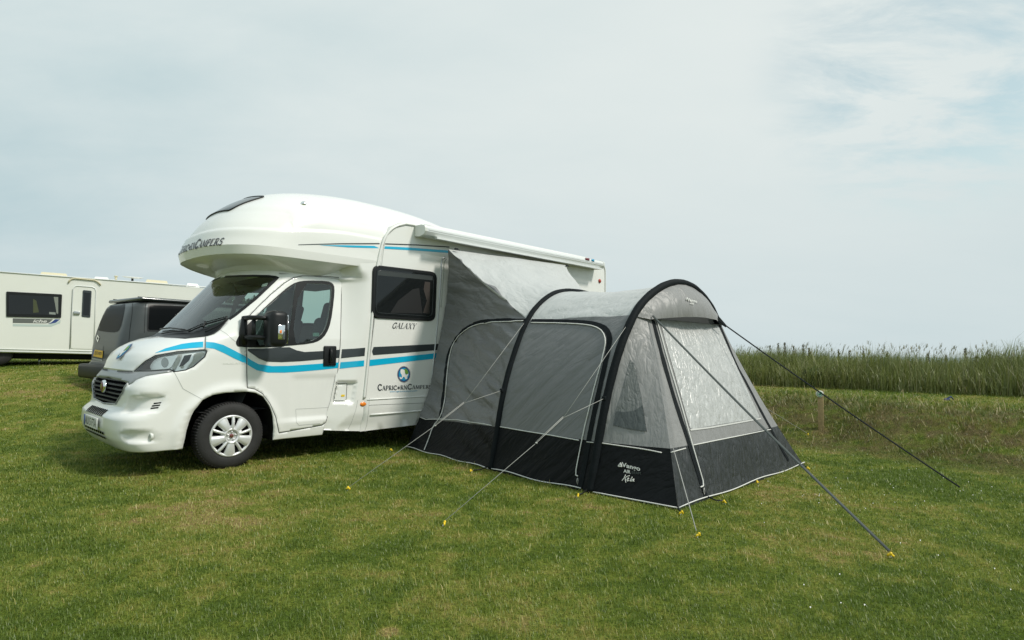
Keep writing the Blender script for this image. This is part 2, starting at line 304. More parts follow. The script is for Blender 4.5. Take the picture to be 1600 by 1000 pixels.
# ------------------------------------------------------------ lettering
def arc(cx, cy, rx, ry, a0, a1, n=14): return [(cx + rx * cos(radians(a0 + (a1 - a0) * i / n)), cy + ry * sin(radians(a0 + (a1 - a0) * i / n))) for i in range(n + 1)]
TK, TN = .15, .06
SER = {
 'C': (.85, [(arc(.47, .5, .40, .47, 42, 318), TK), ([(.77, .98), (.77, .72)], TN), ([(.77, .04), (.8, .25)], TN)]),
 'A': (.85, [([(.08, 0), (.42, 1)], TN), ([(.40, 1), (.76, 0)], TK), ([(.2, .34), (.62, .34)], TN), ([(0, .025), (.22, .025)], .05), ([(.6, .025), (.9, .025)], .05)]),
 'P': (.70, [([(.17, 0), (.17, 1)], TK), ([(.17, .975)] + arc(.38, .72, .24, .255, 90, -90) + [(.17, .465)], .09), ([(.02, .025), (.34, .025)], .05), ([(.02, .975), (.2, .975)], .05)]),
 'R': (.80, [([(.17, 0), (.17, 1)], TK), ([(.17, .975)] + arc(.36, .74, .24, .235, 90, -90) + [(.17, .505)], .09), ([(.38, .5), (.72, .02)], TK), ([(.02, .025), (.34, .025)], .05), ([(.02, .975), (.2, .975)], .05), ([(.66, .025), (.84, .025)], .05)]),
 'I': (.38, [([(.19, 0), (.19, 1)], TK), ([(.04, .025), (.34, .025)], .05), ([(.04, .975), (.34, .975)], .05)]),
 'N': (.92, [([(.16, 0), (.16, 1)], TN), ([(.14, 1), (.76, 0)], TK), ([(.76, 0), (.76, 1)], TN), ([(.02, .025), (.3, .025)], .05), ([(.0, .975), (.2, .975)], .05), ([(.64, .975), (.9, .975)], .05)]),
 'M': (1.08, [([(.14, 0), (.18, 1)], TN), ([(.18, 1), (.52, .08)], TK), ([(.52, .08), (.86, 1)], TN), ([(.88, 1), (.92, 0)], TK), ([(0, .025), (.28, .025)], .05), ([(.78, .025), (1.06, .025)], .05)]),
 'E': (.70, [([(.17, 0), (.17, 1)], TK), ([(.02, .97), (.6, .97), (.6, .8)], TN), ([(.17, .51), (.48, .51)], TN), ([(.02, .03), (.62, .03), (.64, .22)], TN)]),
 'S': (.62, [(arc(.31, .75, .22, .225, 30, 260) + arc(.31, .27, .23, .245, 90, -150), .11), ([(.52, .98), (.52, .76)], TN), ([(.09, .02), (.07, .25)], TN)]),
 'G': (.9, [(arc(.47, .5, .40, .47, 42, 318), TK), ([(.78, .45), (.78, .08)], TK), ([(.6, .45), (.9, .45)], .05), ([(.77, .98), (.77, .74)], TN)]),
 'L': (.66, [([(.17, 0), (.17, 1)], TK), ([(.02, .03), (.58, .03), (.62, .26)], TN), ([(.02, .975), (.34, .975)], .05)]),
 'X': (.86, [([(.12, 1), (.74, 0)], TK), ([(.72, 1), (.12, 0)], TN), ([(0, .975), (.28, .975)], .05), ([(.58, .975), (.84, .975)], .05), ([(0, .025), (.26, .025)], .05), ([(.58, .025), (.86, .025)], .05)]),
 'Y': (.84, [([(.1, 1), (.42, .48)], TK), ([(.74, 1), (.42, .48)], TN), ([(.42, .5), (.42, 0)], TK), ([(0, .975), (.26, .975)], .05), ([(.6, .975), (.86, .975)], .05), ([(.28, .025), (.56, .025)], .05)]),
 'O': (.9, [(arc(.45, .5, .38, .47, 0, 360, 24), .13)]),
 '*': (.8, [([(.4 + .1 * cos(a), .45 + .1 * sin(a)), (.4 + .34 * cos(a), .45 + .34 * sin(a))], .09) for a in [pi * k / 4 for k in range(8)]] + [(arc(.4, .45, .10, .10, 0, 360, 12), .12)]),
 'w': (.8, [([(.05, .55), (.22, 0)], .09), ([(.22, 0), (.4, .55)], TN), ([(.4, .55), (.56, 0)], .09), ([(.56, 0), (.74, .55)], TN)]),
}
def serif_text(runs, slant=0.0, gap=.06, wt=1.25):
    """runs: list of (string, height). Returns list of strokes in text units + total width"""
    x = 0; S = []
    for s, h in runs:
        for ch in s:
            w, st = SER[ch]
            for pts, wd in st: S.append(([((px_ * h + x) + slant * py_ * h, py_ * h) for px_, py_ in pts], wd * h * wt))
            x += w * h + gap * h
    return S, x
def strokes_mesh(S, W, H, mapf):
    V = []; Fc = []
    for pts, wd in S:
        pts = [np.array(p) for p in densify(pts, .12, False)]; L = len(pts); b = len(V)
        for i in range(L):
            t = pts[min(i + 1, L - 1)] - pts[max(i - 1, 0)]; t = t / (np.linalg.norm(t) + 1e-9); s = np.array([-t[1], t[0]]) * wd / 2
            for q in (pts[i] - s, pts[i] + s):
                V.append(mapf(q[0] / W, q[1] / H))
        Fc += [(b + 2 * i, b + 2 * i + 2, b + 2 * i + 3, b + 2 * i + 1) for i in range(L - 1)]
    return V, Fc
def quadmap(bvh, q, off=0.004):
    """q: pixel corners BL, BR, TR, TL -> function(a,b) -> 3D point on the surface"""
    q = [np.array(p, float) for p in q]
    def f(a, b):
        p = q[0] * (1 - a) * (1 - b) + q[1] * a * (1 - b) + q[2] * a * b + q[3] * (1 - a) * b
        h = hit(bvh, *p)
        if h is None:
            f.miss = True; return f.last
        f.last = h[0] + h[1] * off; return f.last
    f.last = np.zeros(3); f.miss = False; return f
def sans_text(s, mapf, bold=0.0, shear=0.0, sub=1):
    """Blender's built-in font as flat mesh, mapped onto a surface"""
    c = bpy.data.curves.new('t', 'FONT'); c.body = s; c.size = 1; c.offset = bold; c.shear = shear; c.resolution_u = 3
    o = bpy.data.objects.new('t', c); COL.objects.link(o); dg = bpy.context.evaluated_depsgraph_get(); dg.update(); me = bpy.data.meshes.new_from_object(o.evaluated_get(dg))
    bpy.data.objects.remove(o); V = np.array([tuple(v.co)[:2] for v in me.vertices]); Fc = [tuple(p.vertices) for p in me.polygons]; bpy.data.meshes.remove(me); bpy.data.curves.remove(c)
    V = (V - V.min(0)) / (V.max(0) - V.min(0)); return [mapf(a, b) for a, b in V], Fc

# ------------------------------------------------------------ ground
NB = np.array([.785, .62])
def sstep(t): t = np.clip(t, 0, 1); return t * t * (3 - 2 * t)
def GZ(x, y):
    x = np.asarray(x, float); y = np.asarray(y, float); n = NB[0] * x + NB[1] * y
    bank = .58 * (.66 * sstep((n - 8.25) / 1.75) + .34 * sstep((n - 8.2) / 3.6)) * (1 + .05 * np.sin(x * 1.3 + y * .7))
    wl = sstep((-1.0 - x) / 3.5); L = .88 * sstep((y - 7.5) / 9.0) * wl
    z = np.maximum(bank, L)
    bump = .012 * np.sin(x * 2.1 + 1.3 * np.sin(y * 1.7)) * np.sin(y * 2.3 + .8) * sstep((np.hypot(x + .5, y - 1) - 3) / 4)
    back = sstep((n - 16.5) / 10.0)
    return z + bump * (1 - back) + (.04 * np.sin(x * 3.1) * np.sin(y * 2.7) + .034 * np.sin(x * 7.3 + 2 * np.sin(y * 3.1)) * np.sin(y * 6.1 + x)) * sstep((n - 8.3) / .8) * (1 - sstep((n - 11) / .8)) - 9.0 * back * sstep((x + 9) / 8)
def ground_hit(px, py):
    d = ray(px, py); t = .5
    while t < 400:
        p = CP + d * t
        if p[2] < GZ(p[0], p[1]):
            a, b = t - .05 * max(1, t / 10), t
            for _ in range(20):
                m = (a + b) / 2; q = CP + d * m
                if q[2] < GZ(q[0], q[1]): b = m
                else: a = m
            return CP + d * b
        t += .05 * max(1, t / 10)
    return CP + d * 40
def grass_colour(t, pos_socket):
    """shared patchiness of the lawn: greener and yellower areas, a few bare brown spots"""
    a = N(t, 'ShaderNodeTexNoise', Scale=0.55, Detail=5.0, Roughness=0.6); t.links.new(pos_socket, a.inputs['Vector'])
    b = N(t, 'ShaderNodeTexNoise', Scale=3.2, Detail=5.0, Roughness=0.65); t.links.new(pos_socket, b.inputs['Vector'])
    e_ = N(t, 'ShaderNodeTexNoise', Scale=11.0, Detail=3.0, Roughness=0.6); t.links.new(pos_socket, e_.inputs['Vector'])
    s = M_(t, 'ADD', M_(t, 'MULTIPLY_ADD', a.outputs['Fac'], .85, -.215), M_(t, 'ADD', M_(t, 'MULTIPLY_ADD', b.outputs['Fac'], .75, -.0), M_(t, 'MULTIPLY_ADD', e_.outputs['Fac'], .35, -.17)))
    s = M_(t, 'ADD', s, -.07)
    for cx_, cy_, rad, amt in ((-.85, 4.55, .55, .09), (-2.6, 4.9, .7, .07), (1.3, 4.4, .35, .05), (3.1, 3.6, .6, -.05), (-.55, 2.82, .07, .35), (2.6, 3.0, .5, -.04), (4.3, 6.0, .9, -.06)):
        ds = N(t, 'ShaderNodeVectorMath', operation='DISTANCE'); fl_ = N(t, 'ShaderNodeVectorMath', operation='MULTIPLY'); fl_.inputs[1].default_value = (1, 1, 0); t.links.new(pos_socket, fl_.inputs[0]); t.links.new(fl_.outputs[0], ds.inputs[0]); ds.inputs[1].default_value = (cx_, cy_, 0)
        mr_ = N(t, 'ShaderNodeMapRange', interpolation_type='SMOOTHSTEP'); mr_.inputs[1].default_value = rad * 1.4; mr_.inputs[2].default_value = 0; mr_.inputs[3].default_value = 0; mr_.inputs[4].default_value = amt; t.links.new(ds.outputs['Value'], mr_.inputs[0]); s = M_(t, 'ADD', s, mr_.outputs[0])
    # distance up the bank: drier, and the face painted darker as its shading
    sp = N(t, 'ShaderNodeSeparateXYZ'); t.links.new(pos_socket, sp.inputs[0])
    nn = M_(t, 'ADD', M_(t, 'MULTIPLY', sp.outputs[0], .785), M_(t, 'MULTIPLY', sp.outputs[1], .62))
    up = N(t, 'ShaderNodeMapRange', interpolation_type='SMOOTHSTEP'); up.inputs[1].default_value = 8.1; up.inputs[2].default_value = 8.7; t.links.new(nn, up.inputs[0])
    dn = N(t, 'ShaderNodeMapRange', interpolation_type='SMOOTHSTEP'); dn.inputs[1].default_value = 10.3; dn.inputs[2].default_value = 11.3; dn.inputs[3].default_value = 1; dn.inputs[4].default_value = 0; t.links.new(nn, dn.inputs[0])
    bk = M_(t, 'MULTIPLY', M_(t, 'MULTIPLY', up.outputs[0], dn.outputs[0]), M_(t, 'MULTIPLY_ADD', b.outputs['Fac'], 4.2, -1.35, clamp=True))
    return s, bk
def ramp(t, fac, stops):
    r = t.nodes.new('ShaderNodeValToRGB'); t.links.new(fac, r.inputs[0]); e = r.color_ramp.elements
    while len(e) > 1: e.remove(e[-1])
    e[0].position = stops[0][0]; e[0].color = (*stops[0][1], 1)
    for p, c in stops[1:]: k = e.new(p); k.color = (*c, 1)
    return r.outputs[0]
def mixc(t, f, a, b, mode='MIX'):
    x = t.nodes.new('ShaderNodeMix'); x.data_type = 'RGBA'; x.blend_type = mode
    for s, v in ((0, f), (6, a), (7, b)):
        if isinstance(v, (int, float)): x.inputs[s].default_value = v
        elif isinstance(v, tuple): x.inputs[s].default_value = (*v, 1)
        else: t.links.new(v, x.inputs[s])
    return x.outputs[2]
gm = bpy.data.materials.new('turf'); gm.use_nodes = True; t = gm.node_tree; b = t.nodes['Principled BSDF']; b.inputs['Roughness'].default_value = .95; b.inputs['Specular IOR Level'].default_value = .15
g = N(t, 'ShaderNodeNewGeometry'); s, bk = grass_colour(t, g.outputs['Position'])
c1 = ramp(t, s, [(.40, (.078, .120, .013)), (.52, (.14, .178, .024)), (.62, (.21, .21, .044)), (.70, (.27, .205, .08))])
c1 = mixc(t, M_(t, 'MULTIPLY', bk, .85), c1, (.105, .085, .038))
fn = N(t, 'ShaderNodeTexNoise', Scale=55.0, Detail=6.0, Roughness=.7); t.links.new(g.outputs['Position'], fn.inputs['Vector'])
fr = N(t, 'ShaderNodeMapRange'); fr.inputs[1].default_value = .35; fr.inputs[2].default_value = .68; fr.inputs[3].default_value = .45; fr.inputs[4].default_value = 1.35; t.links.new(fn.outputs['Fac'], fr.inputs[0])
sv = N(t, 'ShaderNodeVectorMath', operation='SCALE'); t.links.new(c1, sv.inputs[0]); t.links.new(fr.outputs[0], sv.inputs['Scale']); t.links.new(sv.outputs[0], b.inputs['Base Color'])
bp = N(t, 'ShaderNodeBump', Strength=.6, Distance=.03); t.links.new(fn.outputs['Fac'], bp.inputs['Height']); t.links.new(bp.outputs[0], b.inputs['Normal'])
MT['turf'] = gm
def axis_steps(a0, a1, fine, far, lim):
    o = list(np.arange(a0, a1, fine)); st = fine; x = a1
    while x < lim: o.append(x); st = min(st * 1.35, far); x += st
    x = a0; st = fine; lo = []
    while x > -lim: st = min(st * 1.35, far); x -= st; lo.append(x)
    return np.array(sorted(lo + o))
xs = axis_steps(-22, 18, .25, 60, 600); ys = axis_steps(0, 24, .25, 60, 600)
X, Y = np.meshgrid(xs, ys); Z = GZ(X, Y); nx, ny = len(xs), len(ys)
gv = np.stack([X.ravel(), Y.ravel(), Z.ravel()], 1); gf = [(j * nx + i, j * nx + i + 1, (j + 1) * nx + i + 1, (j + 1) * nx + i) for j in range(ny - 1) for i in range(nx - 1)]
mk('ground', gv, gf, 'turf', kind='structure')
sm_ = mat('sea_water', (.10, .16, .18), .35)
mk('sea', [(-9000, -3000, -8.2), (9000, -3000, -8.2), (9000, 9000, -8.2), (-9000, 9000, -8.2)], [(0, 1, 2, 3)], sm_, kind='structure')

# ------------------------------------------------------------ the motorhome's frame: x back along its side, y out from its near side, z up
W0 = onplane(360, 732, (0, 0, 0), np.array([0, 0, 1.]))
_a = radians(43.8592); UX = np.array([sin(_a), cos(_a), 0]); VY = np.array([cos(_a), -sin(_a), 0]); ZZ = np.array([0, 0, 1.])
def w(x, y, z): return W0 + UX * x + VY * y + ZZ * z
def loc(P): d = np.asarray(P) - W0; return np.array([d @ UX, d @ VY, d[2]])
AXV = np.array([UX, VY, ZZ])
CYL = -1.025                                            # centre line
def mirror_pts(V): 
    o = []
    for p in V: q = loc(p); o.append(w(q[0], 2 * CYL - q[1], q[2]))
    return o
mh = empty('motorhome', w(1.5, CYL, 0), 'white coachbuilt motorhome with bulging over-cab roof and blue and charcoal side stripes', 'motorhome')

# cab surface: front profile, plan section per height
PF = np.array([(.20, -.90), (.25, -.95), (.30, -1.00), (.38, -1.055), (.48, -1.08), (.60, -1.075), (.64, -1.035), (.67, -.995), (.76, -.985), (.9, -.985), (.99, -.955), (1.035, -.93), (1.06, -.915), (1.10, -.908), (1.17, -.895), (1.25, -.86), (1.32, -.79), (1.38, -.69), (1.425, -.58), (1.455, -.47), (1.475, -.415), (1.52, -.37), (2.24, .225), (2.30, .29), (2.36, .40)])
PS = np.concatenate([[0], np.cumsum(np.hypot(np.diff(PF[:, 0]), np.diff(PF[:, 1])))])      # arc length along the profile
SMAX = PS[-1]
def Zs(s): return np.interp(s, PS, PF[:, 0])
def Sz(z): return np.interp(z, PF[:, 0], PS)
def F0(z): return np.interp(z, PF[:, 0], PF[:, 1])
def Wz(z): return np.interp(z, [.2, .3, .45, 1.25, 1.45, 1.8, 2.2, 2.36], [.975, 1.0, 1.02, 1.025, 1.015, .965, .895, .86])
def XSz(z): return np.interp(z, [.2, .6, 1.0, 1.2, 1.35, 1.5, 1.8, 2.24, 2.36], [-.50, -.48, -.40, -.22, -.0, .2, .5, .85, 1.0])
def Nz(z): return np.interp(z, [.2, .9, 1.1, 1.4, 1.6, 2.3], [5.6, 5.0, 3.4, 3.1, 2.9, 2.7])
XC = .95
PHI = np.linspace(0, radians(125), 360); SG = np.linspace(0, SMAX, 200); RT_ = np.zeros((len(SG), len(PHI)))
for i, s_ in enumerate(SG):
    z = Zs(s_); f0, W_, x1, n_ = F0(z), Wz(z), XSz(z), Nz(z); th = np.linspace(0, pi / 2, 300)
    yy = W_ * np.sin(th) ** (2 / n_); xx = x1 - (x1 - f0) * np.cos(th) ** (2 / n_)
    xx = np.concatenate([xx, np.linspace(x1, 2.2, 40)[1:]]); yy = np.concatenate([yy, np.full(39, W_)])
    ph = np.arctan2(yy, XC - xx); rr = np.hypot(yy, XC - xx); RT_[i] = np.interp(PHI, ph, rr)
HUB = (0.0, .345)
def disp(x, y, z):
    """outward displacement of the side: arch flare, door swage"""
    d = np.hypot(x - HUB[0] - .0, z - HUB[1]); side = sstep((y - .80) / .15)
    fl = np.exp(-((d - .52) / .055) ** 2) * .022 * (z > .2)
    sw = -.011 * sstep((1.02 - z) / .06) * sstep((z - .45) / .05) * sstep((x - .62) / .12)
    lo = .012 * sstep((.50 - z) / .04) * sstep((x - .5) / .1)
    return side * (fl + sw + lo)
RECESS = []      # (polygon in (phi*1.4, s), depth, edge)
def cabpt(u, s, rec=True):
    """u = signed phi*1.4 ; s = profile length"""
    u = np.asarray(u, float); s = np.asarray(s, float); ph = np.abs(u) / 1.4
    fi = np.clip(ph / PHI[-1] * (len(PHI) - 1), 0, len(PHI) - 1.001); si = np.clip(s / SMAX * (len(SG) - 1), 0, len(SG) - 1.001)
    i0 = fi.astype(int); j0 = si.astype(int); a = fi - i0; b = si - j0
    r = RT_[j0, i0] * (1 - a) * (1 - b) + RT_[j0, i0 + 1] * a * (1 - b) + RT_[j0 + 1, i0] * (1 - a) * b + RT_[j0 + 1, i0 + 1] * a * b
    z = Zs(s); x = XC - r * np.cos(ph); y = r * np.sin(ph)
    r2 = r + disp(x, y, z) / np.maximum(np.sin(ph), .3)
    if rec:
        for pl, dp, ed in RECESS:
            P = np.stack([np.abs(u), s], 1); ins = inpoly(P, pl)
            if ins.any():
                dd = distpoly(P[ins], pl); r2[ins] = r2[ins] - dp * sstep(dd / ed)
    x = XC - r2 * np.cos(ph); y = r2 * np.sin(ph) * np.sign(u + 1e-12)
    return W0 + UX * x[:, None] + VY * (CYL + y)[:, None] + ZZ * z[:, None]
ug = np.linspace(-2.9, 2.9, 360); sg = np.linspace(0, SMAX, 190); U_, S_ = np.meshgrid(ug, sg)
CV = cabpt(U_.ravel(), S_.ravel()); CFc = [(j * 360 + i, j * 360 + i + 1, (j + 1) * 360 + i + 1, (j + 1) * 360 + i) for j in range(189) for i in range(359)]
CAB0 = bvh_of(CV, CFc)
def dom(px, py):
    """photo pixel -> cab surface domain"""
    h = hit(CAB0, px, py)
    if h is None: raise Exception('cab miss %s' % ((px, py),))
    q = loc(h[0]); return (atan2(q[1] - CYL, XC - q[0]) * 1.4, float(Sz(q[2])))
def domz(z): return (0.0, float(Sz(z)))                   # centre line at height z
def half(pts): return [dom(*p) for p in pts]
def sym(h): return list(h) + [(-a, b) for a, b in h[::-1] if abs(a) > 1e-6]
# traced outlines (near half), in the photograph's pixels
WS = [domz(1.50)] + half([(300, 517.5), (330, 509.5), (357, 499), (368, 492), (399.5, 466.5), (434, 433.5), (420, 431.2)]) + [domz(2.225)]
COWL = [domz(1.452)] + half([(290, 529.5), (321.5, 526), (344, 515), (357, 499), (330, 509.5), (300, 517.5)]) + [domz(1.50)]
DOOR = half([(385.5, 543), (385.8, 511), (385, 504), (390, 493), (402, 480), (423, 460), (444, 442.4), (458, 434), (472, 431), (500, 431.5), (534.3, 434), (533.5, 462), (533, 490), (531.5, 540), (528, 578), (518.4, 627), (509, 660), (503, 664.5), (436, 676.6), (431, 652), (422, 631), (410, 615), (398, 608), (386.5, 606)])
DG = half(smoothpoly([(467.8, 443), (514, 443.8), (518, 449.4), (516.8, 469), (511.9, 502.6), (505.6, 518), (497, 527.8), (483, 534), (455, 537.6)], 1))
QG = half([(462, 443), (461, 449), (449.5, 537), (400, 540), (399, 494), (412, 484), (440, 459.5)])
ARCH = half([(285, 702), (289, 684), (295, 660), (304, 640.5), (316.7, 624.7), (332.5, 617), (352, 613.8), (385, 611.7), (400, 613.5), (412, 619.5), (421, 633), (426, 649.5), (427, 667.5), (426, 687), (424, 691)])
LOWZ = float(Sz(.262)); 
ARCH = [(ARCH[0][0] , -.05)] + [(a, b) for a, b in ARCH] + [(ARCH[-1][0], -.05)]
BONNET = [domz(1.062)] + half([(208, 580.5), (227.5, 564), (242.5, 555.6), (277.5, 549.4), (319.5, 546.5), (320.5, 527)]) + COWL[1:2][::-1] + [domz(1.452)]
BONNET = [domz(1.062)] + half([(208, 580.5), (227.5, 564), (242.5, 555.6), (277.5, 549.4), (319.5, 546.5), (320.8, 526.5), (290, 529.5)]) + [domz(1.452)]
LAMP = half([(209.5, 580), (227.5, 564), (242.5, 555.6), (277.5, 549.4), (319.5, 546.5), (323.5, 548), (320, 557.5), (302.5, 572.5), (290, 578), (271.5, 581), (267, 577.5), (235, 579.5)])
SBAR = [domz(.985)] + half([(176, 592), (190, 594.5), (200, 598), (201, 602), (207, 599), (212.5, 594), (227.5, 588), (269, 581.5), (267, 577.8), (235, 580), (208, 581)]) + [domz(1.062)]
GRILLE = [domz(.985)] + half([(176, 592), (190, 594.5), (199.5, 598), (192, 613), (181, 631)]) + [domz(.70)]
RECESS.append((half([(202.5, 619), (255, 614.3), (261, 616), (257, 630.5), (250.5, 641), (243, 645.5), (215, 648), (186, 648)]), .055, .038))
RECESS.append((half([(186, 677), (198, 671.5), (237, 671), (242, 678.5), (244.5, 689), (240, 692.7), (195, 692)]), .045, .035))
REAR = half([(533.9, 433.7), (533.4, 462), (532.9, 490), (531.4, 540), (527.9, 578), (518.3, 627), (508.9, 660), (504.2, 676)])
# whole-cab triangulation: outlines kept as edges, then every face goes to its part
stp = .028
UB = dom(533.8, 470)[0]
rear_edge = half([(534.3, 434), (533.5, 462), (533, 490), (531.5, 540), (528, 578), (518.4, 627), (509, 660), (504.5, 674)])
u_rear = max(a for a, b in rear_edge) + .16
outer = [(-u_rear, LOWZ), (u_rear, LOWZ), (u_rear, SMAX), (-u_rear, SMAX)]
OUT = [densify(outer, stp)]
def both(pl): return [densify(pl, stp), densify([(-a, b) for a, b in pl], stp)]
REARP = [(REAR[0][0], SMAX)] + REAR + [(REAR[-1][0], -.05), (u_rear + .3, -.05), (u_rear + .3, SMAX)]
reg = dict(rear=both(REARP), ws=[densify(sym(WS), stp)], cowl=[densify(sym(COWL), stp)], bonnet=[densify(sym(BONNET), stp)], bar=[densify(sym(SBAR), stp)], grille=[densify(sym(GRILLE), stp)],
           arch=both(ARCH), door=both(DOOR), dg=both(DG), qg=both(QG), lamp=both(LAMP))
allpl = OUT + [p for v in reg.values() for p in v]
for pl, dp, ed in RECESS:
    allpl += both(pl); c_ = np.mean(pl, 0); allpl += both([tuple(c_ + (np.array(p) - c_) * .72) for p in pl])
allpl = [[(a, max(b, -.05)) for a, b in pl] for pl in allpl]
G = gridpts(outer, stp)
P2, T2 = cdt(allpl, G, stp)
cen = np.array([P2[list(f)].mean(0) for f in T2])
def inside(k): 
    r = np.zeros(len(cen), bool)
    for pl in reg[k]: r |= inpoly(cen, pl)
    return r
inn = inpoly(cen, OUT[0]); IN = {k: inside(k) for k in reg}
P3 = cabpt(P2[:, 0], P2[:, 1])
def sub(mask, off=0.0):
    fs = [f for f, q in zip(T2, mask) if q]; used = sorted({i for f in fs for i in f}); mp_ = {u: i for i, u in enumerate(used)}
    return P3[used], [tuple(mp_[i] for i in f) for f in fs]
def orient(vs, fs, centre):
    """make faces point away from centre"""
    o = []
    for f in fs:
        a, b_, c = (np.asarray(vs[f[0]]), np.asarray(vs[f[1]]), np.asarray(vs[f[2]])); n = np.cross(b_ - a, c - a); o.append(tuple(f) if n @ ((a + b_ + c) / 3 - centre) > 0 else tuple(f)[::-1])
    return o
CC = w(1.0, CYL, 1.1)
taken = IN['ws'] | IN['cowl'] | IN['bonnet'] | IN['bar'] | IN['grille'] | IN['arch'] | IN['door'] | IN['lamp'] | IN['rear']
def cabpart(name, mask, m, parent=mh, thick=0.0, **kw):
    vs, fs = sub(mask); fs = orient(vs, fs, CC); o = mk(name, vs, fs, m, parent, **kw)
    if thick:
        md = o.modifiers.new('thick', 'SOLIDIFY'); md.thickness = thick; md.offset = -1
    return o
cab = cabpart('cab_body', inn & ~taken, 'whitecar', thick=.02)
bonnet = cabpart('bonnet', IN['bonnet'] & ~IN['lamp'], 'whitecar', thick=.015)
cowl = cabpart('windscreen_cowl', IN['cowl'] & ~IN['ws'], 'black', thick=.01)
cabpart('windscreen', IN['ws'], 'glass')
bar = cabpart('grille_surround', IN['bar'] & ~IN['bonnet'], 'silverbar', thick=.012)
near = cen[:, 0] > 0
doors = []
for sd_, mk_ in ((1, near), (-1, ~near)):
    d = cabpart('cab_door', IN['door'] & ~IN['rear'] & ~IN['dg'] & ~IN['qg'] & mk_, 'whitecar', thick=.03)
    cabpart('door_window', IN['dg'] & mk_, 'glass', d); cabpart('quarter_window', IN['qg'] & mk_, 'glass', d); doors.append(d)
def shift_in(vs, d): return [np.asarray(p) + (CC - p) / np.linalg.norm(CC - p) * d for p in vs]
# surface for laying details on: the finished cab including recesses
CABF = BVHTree.FromPolygons([Vector(p) for p in P3], [f for f, q in zip(T2, inn & ~IN['arch']) if q])
def lay(bvh, name, poly, m, parent=mh, off=.0025, step=4., holes=(), mirror=False, smooth=True, **kw):
    vs, fs = overlay(bvh, poly, off, step, holes); o = mk(name, vs, fs, m, parent, smooth, **kw)
    if mirror: mk(name, mirror_pts(vs), [f[::-1] for f in fs], m, mirror if not isinstance(mirror, bool) else parent, smooth, **kw)
    return o
def seam(bvh, name, pix, m='seam', wd=.006, off=.0018, parent=mh, mirror=False, r=0):
    vs, fs = ribbon_on(bvh, pix, wd, off); o = mk(name, vs, fs, m, parent, True)
    if mirror: mk(name, mirror_pts(vs), fs, m, mirror if not isinstance(mirror, bool) else parent, True)
    return o

# ------------------------------------------------------------ cab details
# number plate, badges, grilles
def cpt(x, z, y=0.0): return w(x, CYL + y, z)
fwd = -UX
pl = MB(); pl.box(cpt(-1.10, .508), .008, .30, .060, AXV, 0, .004); plo = pl.build('number_plate', 'plate', mh)
pb = MB(); pb.box(cpt(-1.1095, .508, -.274), .001, .025, .058, AXV, 0); pb.build('plate_band', 'pblue', plo)
def flatmap(o, ex, ey):
    """map unit square to plane patch"""
    return lambda a, b: np.asarray(o) + np.asarray(ex) * a + np.asarray(ey) * b
V, Fc = sans_text('AU15 FTA', flatmap(cpt(-1.1095, .508 - .042, -.235), VY * .52, ZZ * .084), bold=.012); mk('plate_lettering', V, Fc, 'ink', plo, False)
# black grille with bars, frame and round badge
gl_ = sub(IN['grille'] & ~IN['bar'] & inn); gs = [p + UX * .035 for p in gl_[0]]; gr = mk('grille', gs, orient(gs, gl_[1], CC), 'dark', mh)
def cab_at(y, z):
    """point of the cab's front at lateral offset y from the centre line, height z"""
    q = CAB0.ray_cast(Vector(w(-3, CYL + y, z)), Vector(UX)); return np.array(q[0])
def gu(z):
    s_ = float(Sz(z)); us = np.linspace(0, 1.2, 240); k = inpoly(np.stack([us, np.full(240, s_)], 1), GRILLE); return us[k].max() if k.any() else .5
for z in (.965, .918, .872, .826, .780, .735):
    u1 = gu(z) - .006; P = cabpt(np.linspace(-u1, u1, 31), np.full(31, Sz(z)), False); V = []; L = len(P)
    for p in P: V += [p + UX * .034 + ZZ * .013, p + UX * .006 + ZZ * .010, p + UX * .004 - ZZ * .006, p + UX * .034 - ZZ * .012]
    bars = MB(); bars.add(V, [(4 * i + j, 4 * i + (j + 1) % 4, 4 * i + 4 + (j + 1) % 4, 4 * i + 4 + j) for i in range(L - 1) for j in range(4)]); bars.build('grille_bar', 'gbar', gr, smooth=False)
gp_ = densify(half([(199.8, 598.5), (192, 613), (181, 631)]) + [domz(.70)] , .03, False); gp_ += [(-a_, b_) for a_, b_ in gp_[::-1][1:]]
fr = MB(); fr.tube(cabpt([p[0] for p in gp_], [p[1] for p in gp_], False) - UX * .002, .008, 6); fr.build('grille_frame', 'silverbar', mh)
bc = cab_at(0, .885) - UX * .012
bd = MB(); bd.lathe([(0, .020), (.055, .018), (.066, .012), (.07, 0), (.07, -.01)], bc, fwd, 36, 0); bdo = bd.build('nose_badge', 'chrome', mh)
bd = MB(); bd.lathe([(0, .0225), (.05, .021), (.056, .018)], bc, fwd, 36, 0); bdi = bd.build('badge_disc', 'dkred', bdo)
V, Fc = sans_text('FIAT', flatmap(bc + fwd * .0235 - VY * .036 - ZZ * .026, VY * .072, ZZ * .052), bold=.01); mk('badge_lettering', V, Fc, 'chrome', bdi, False)
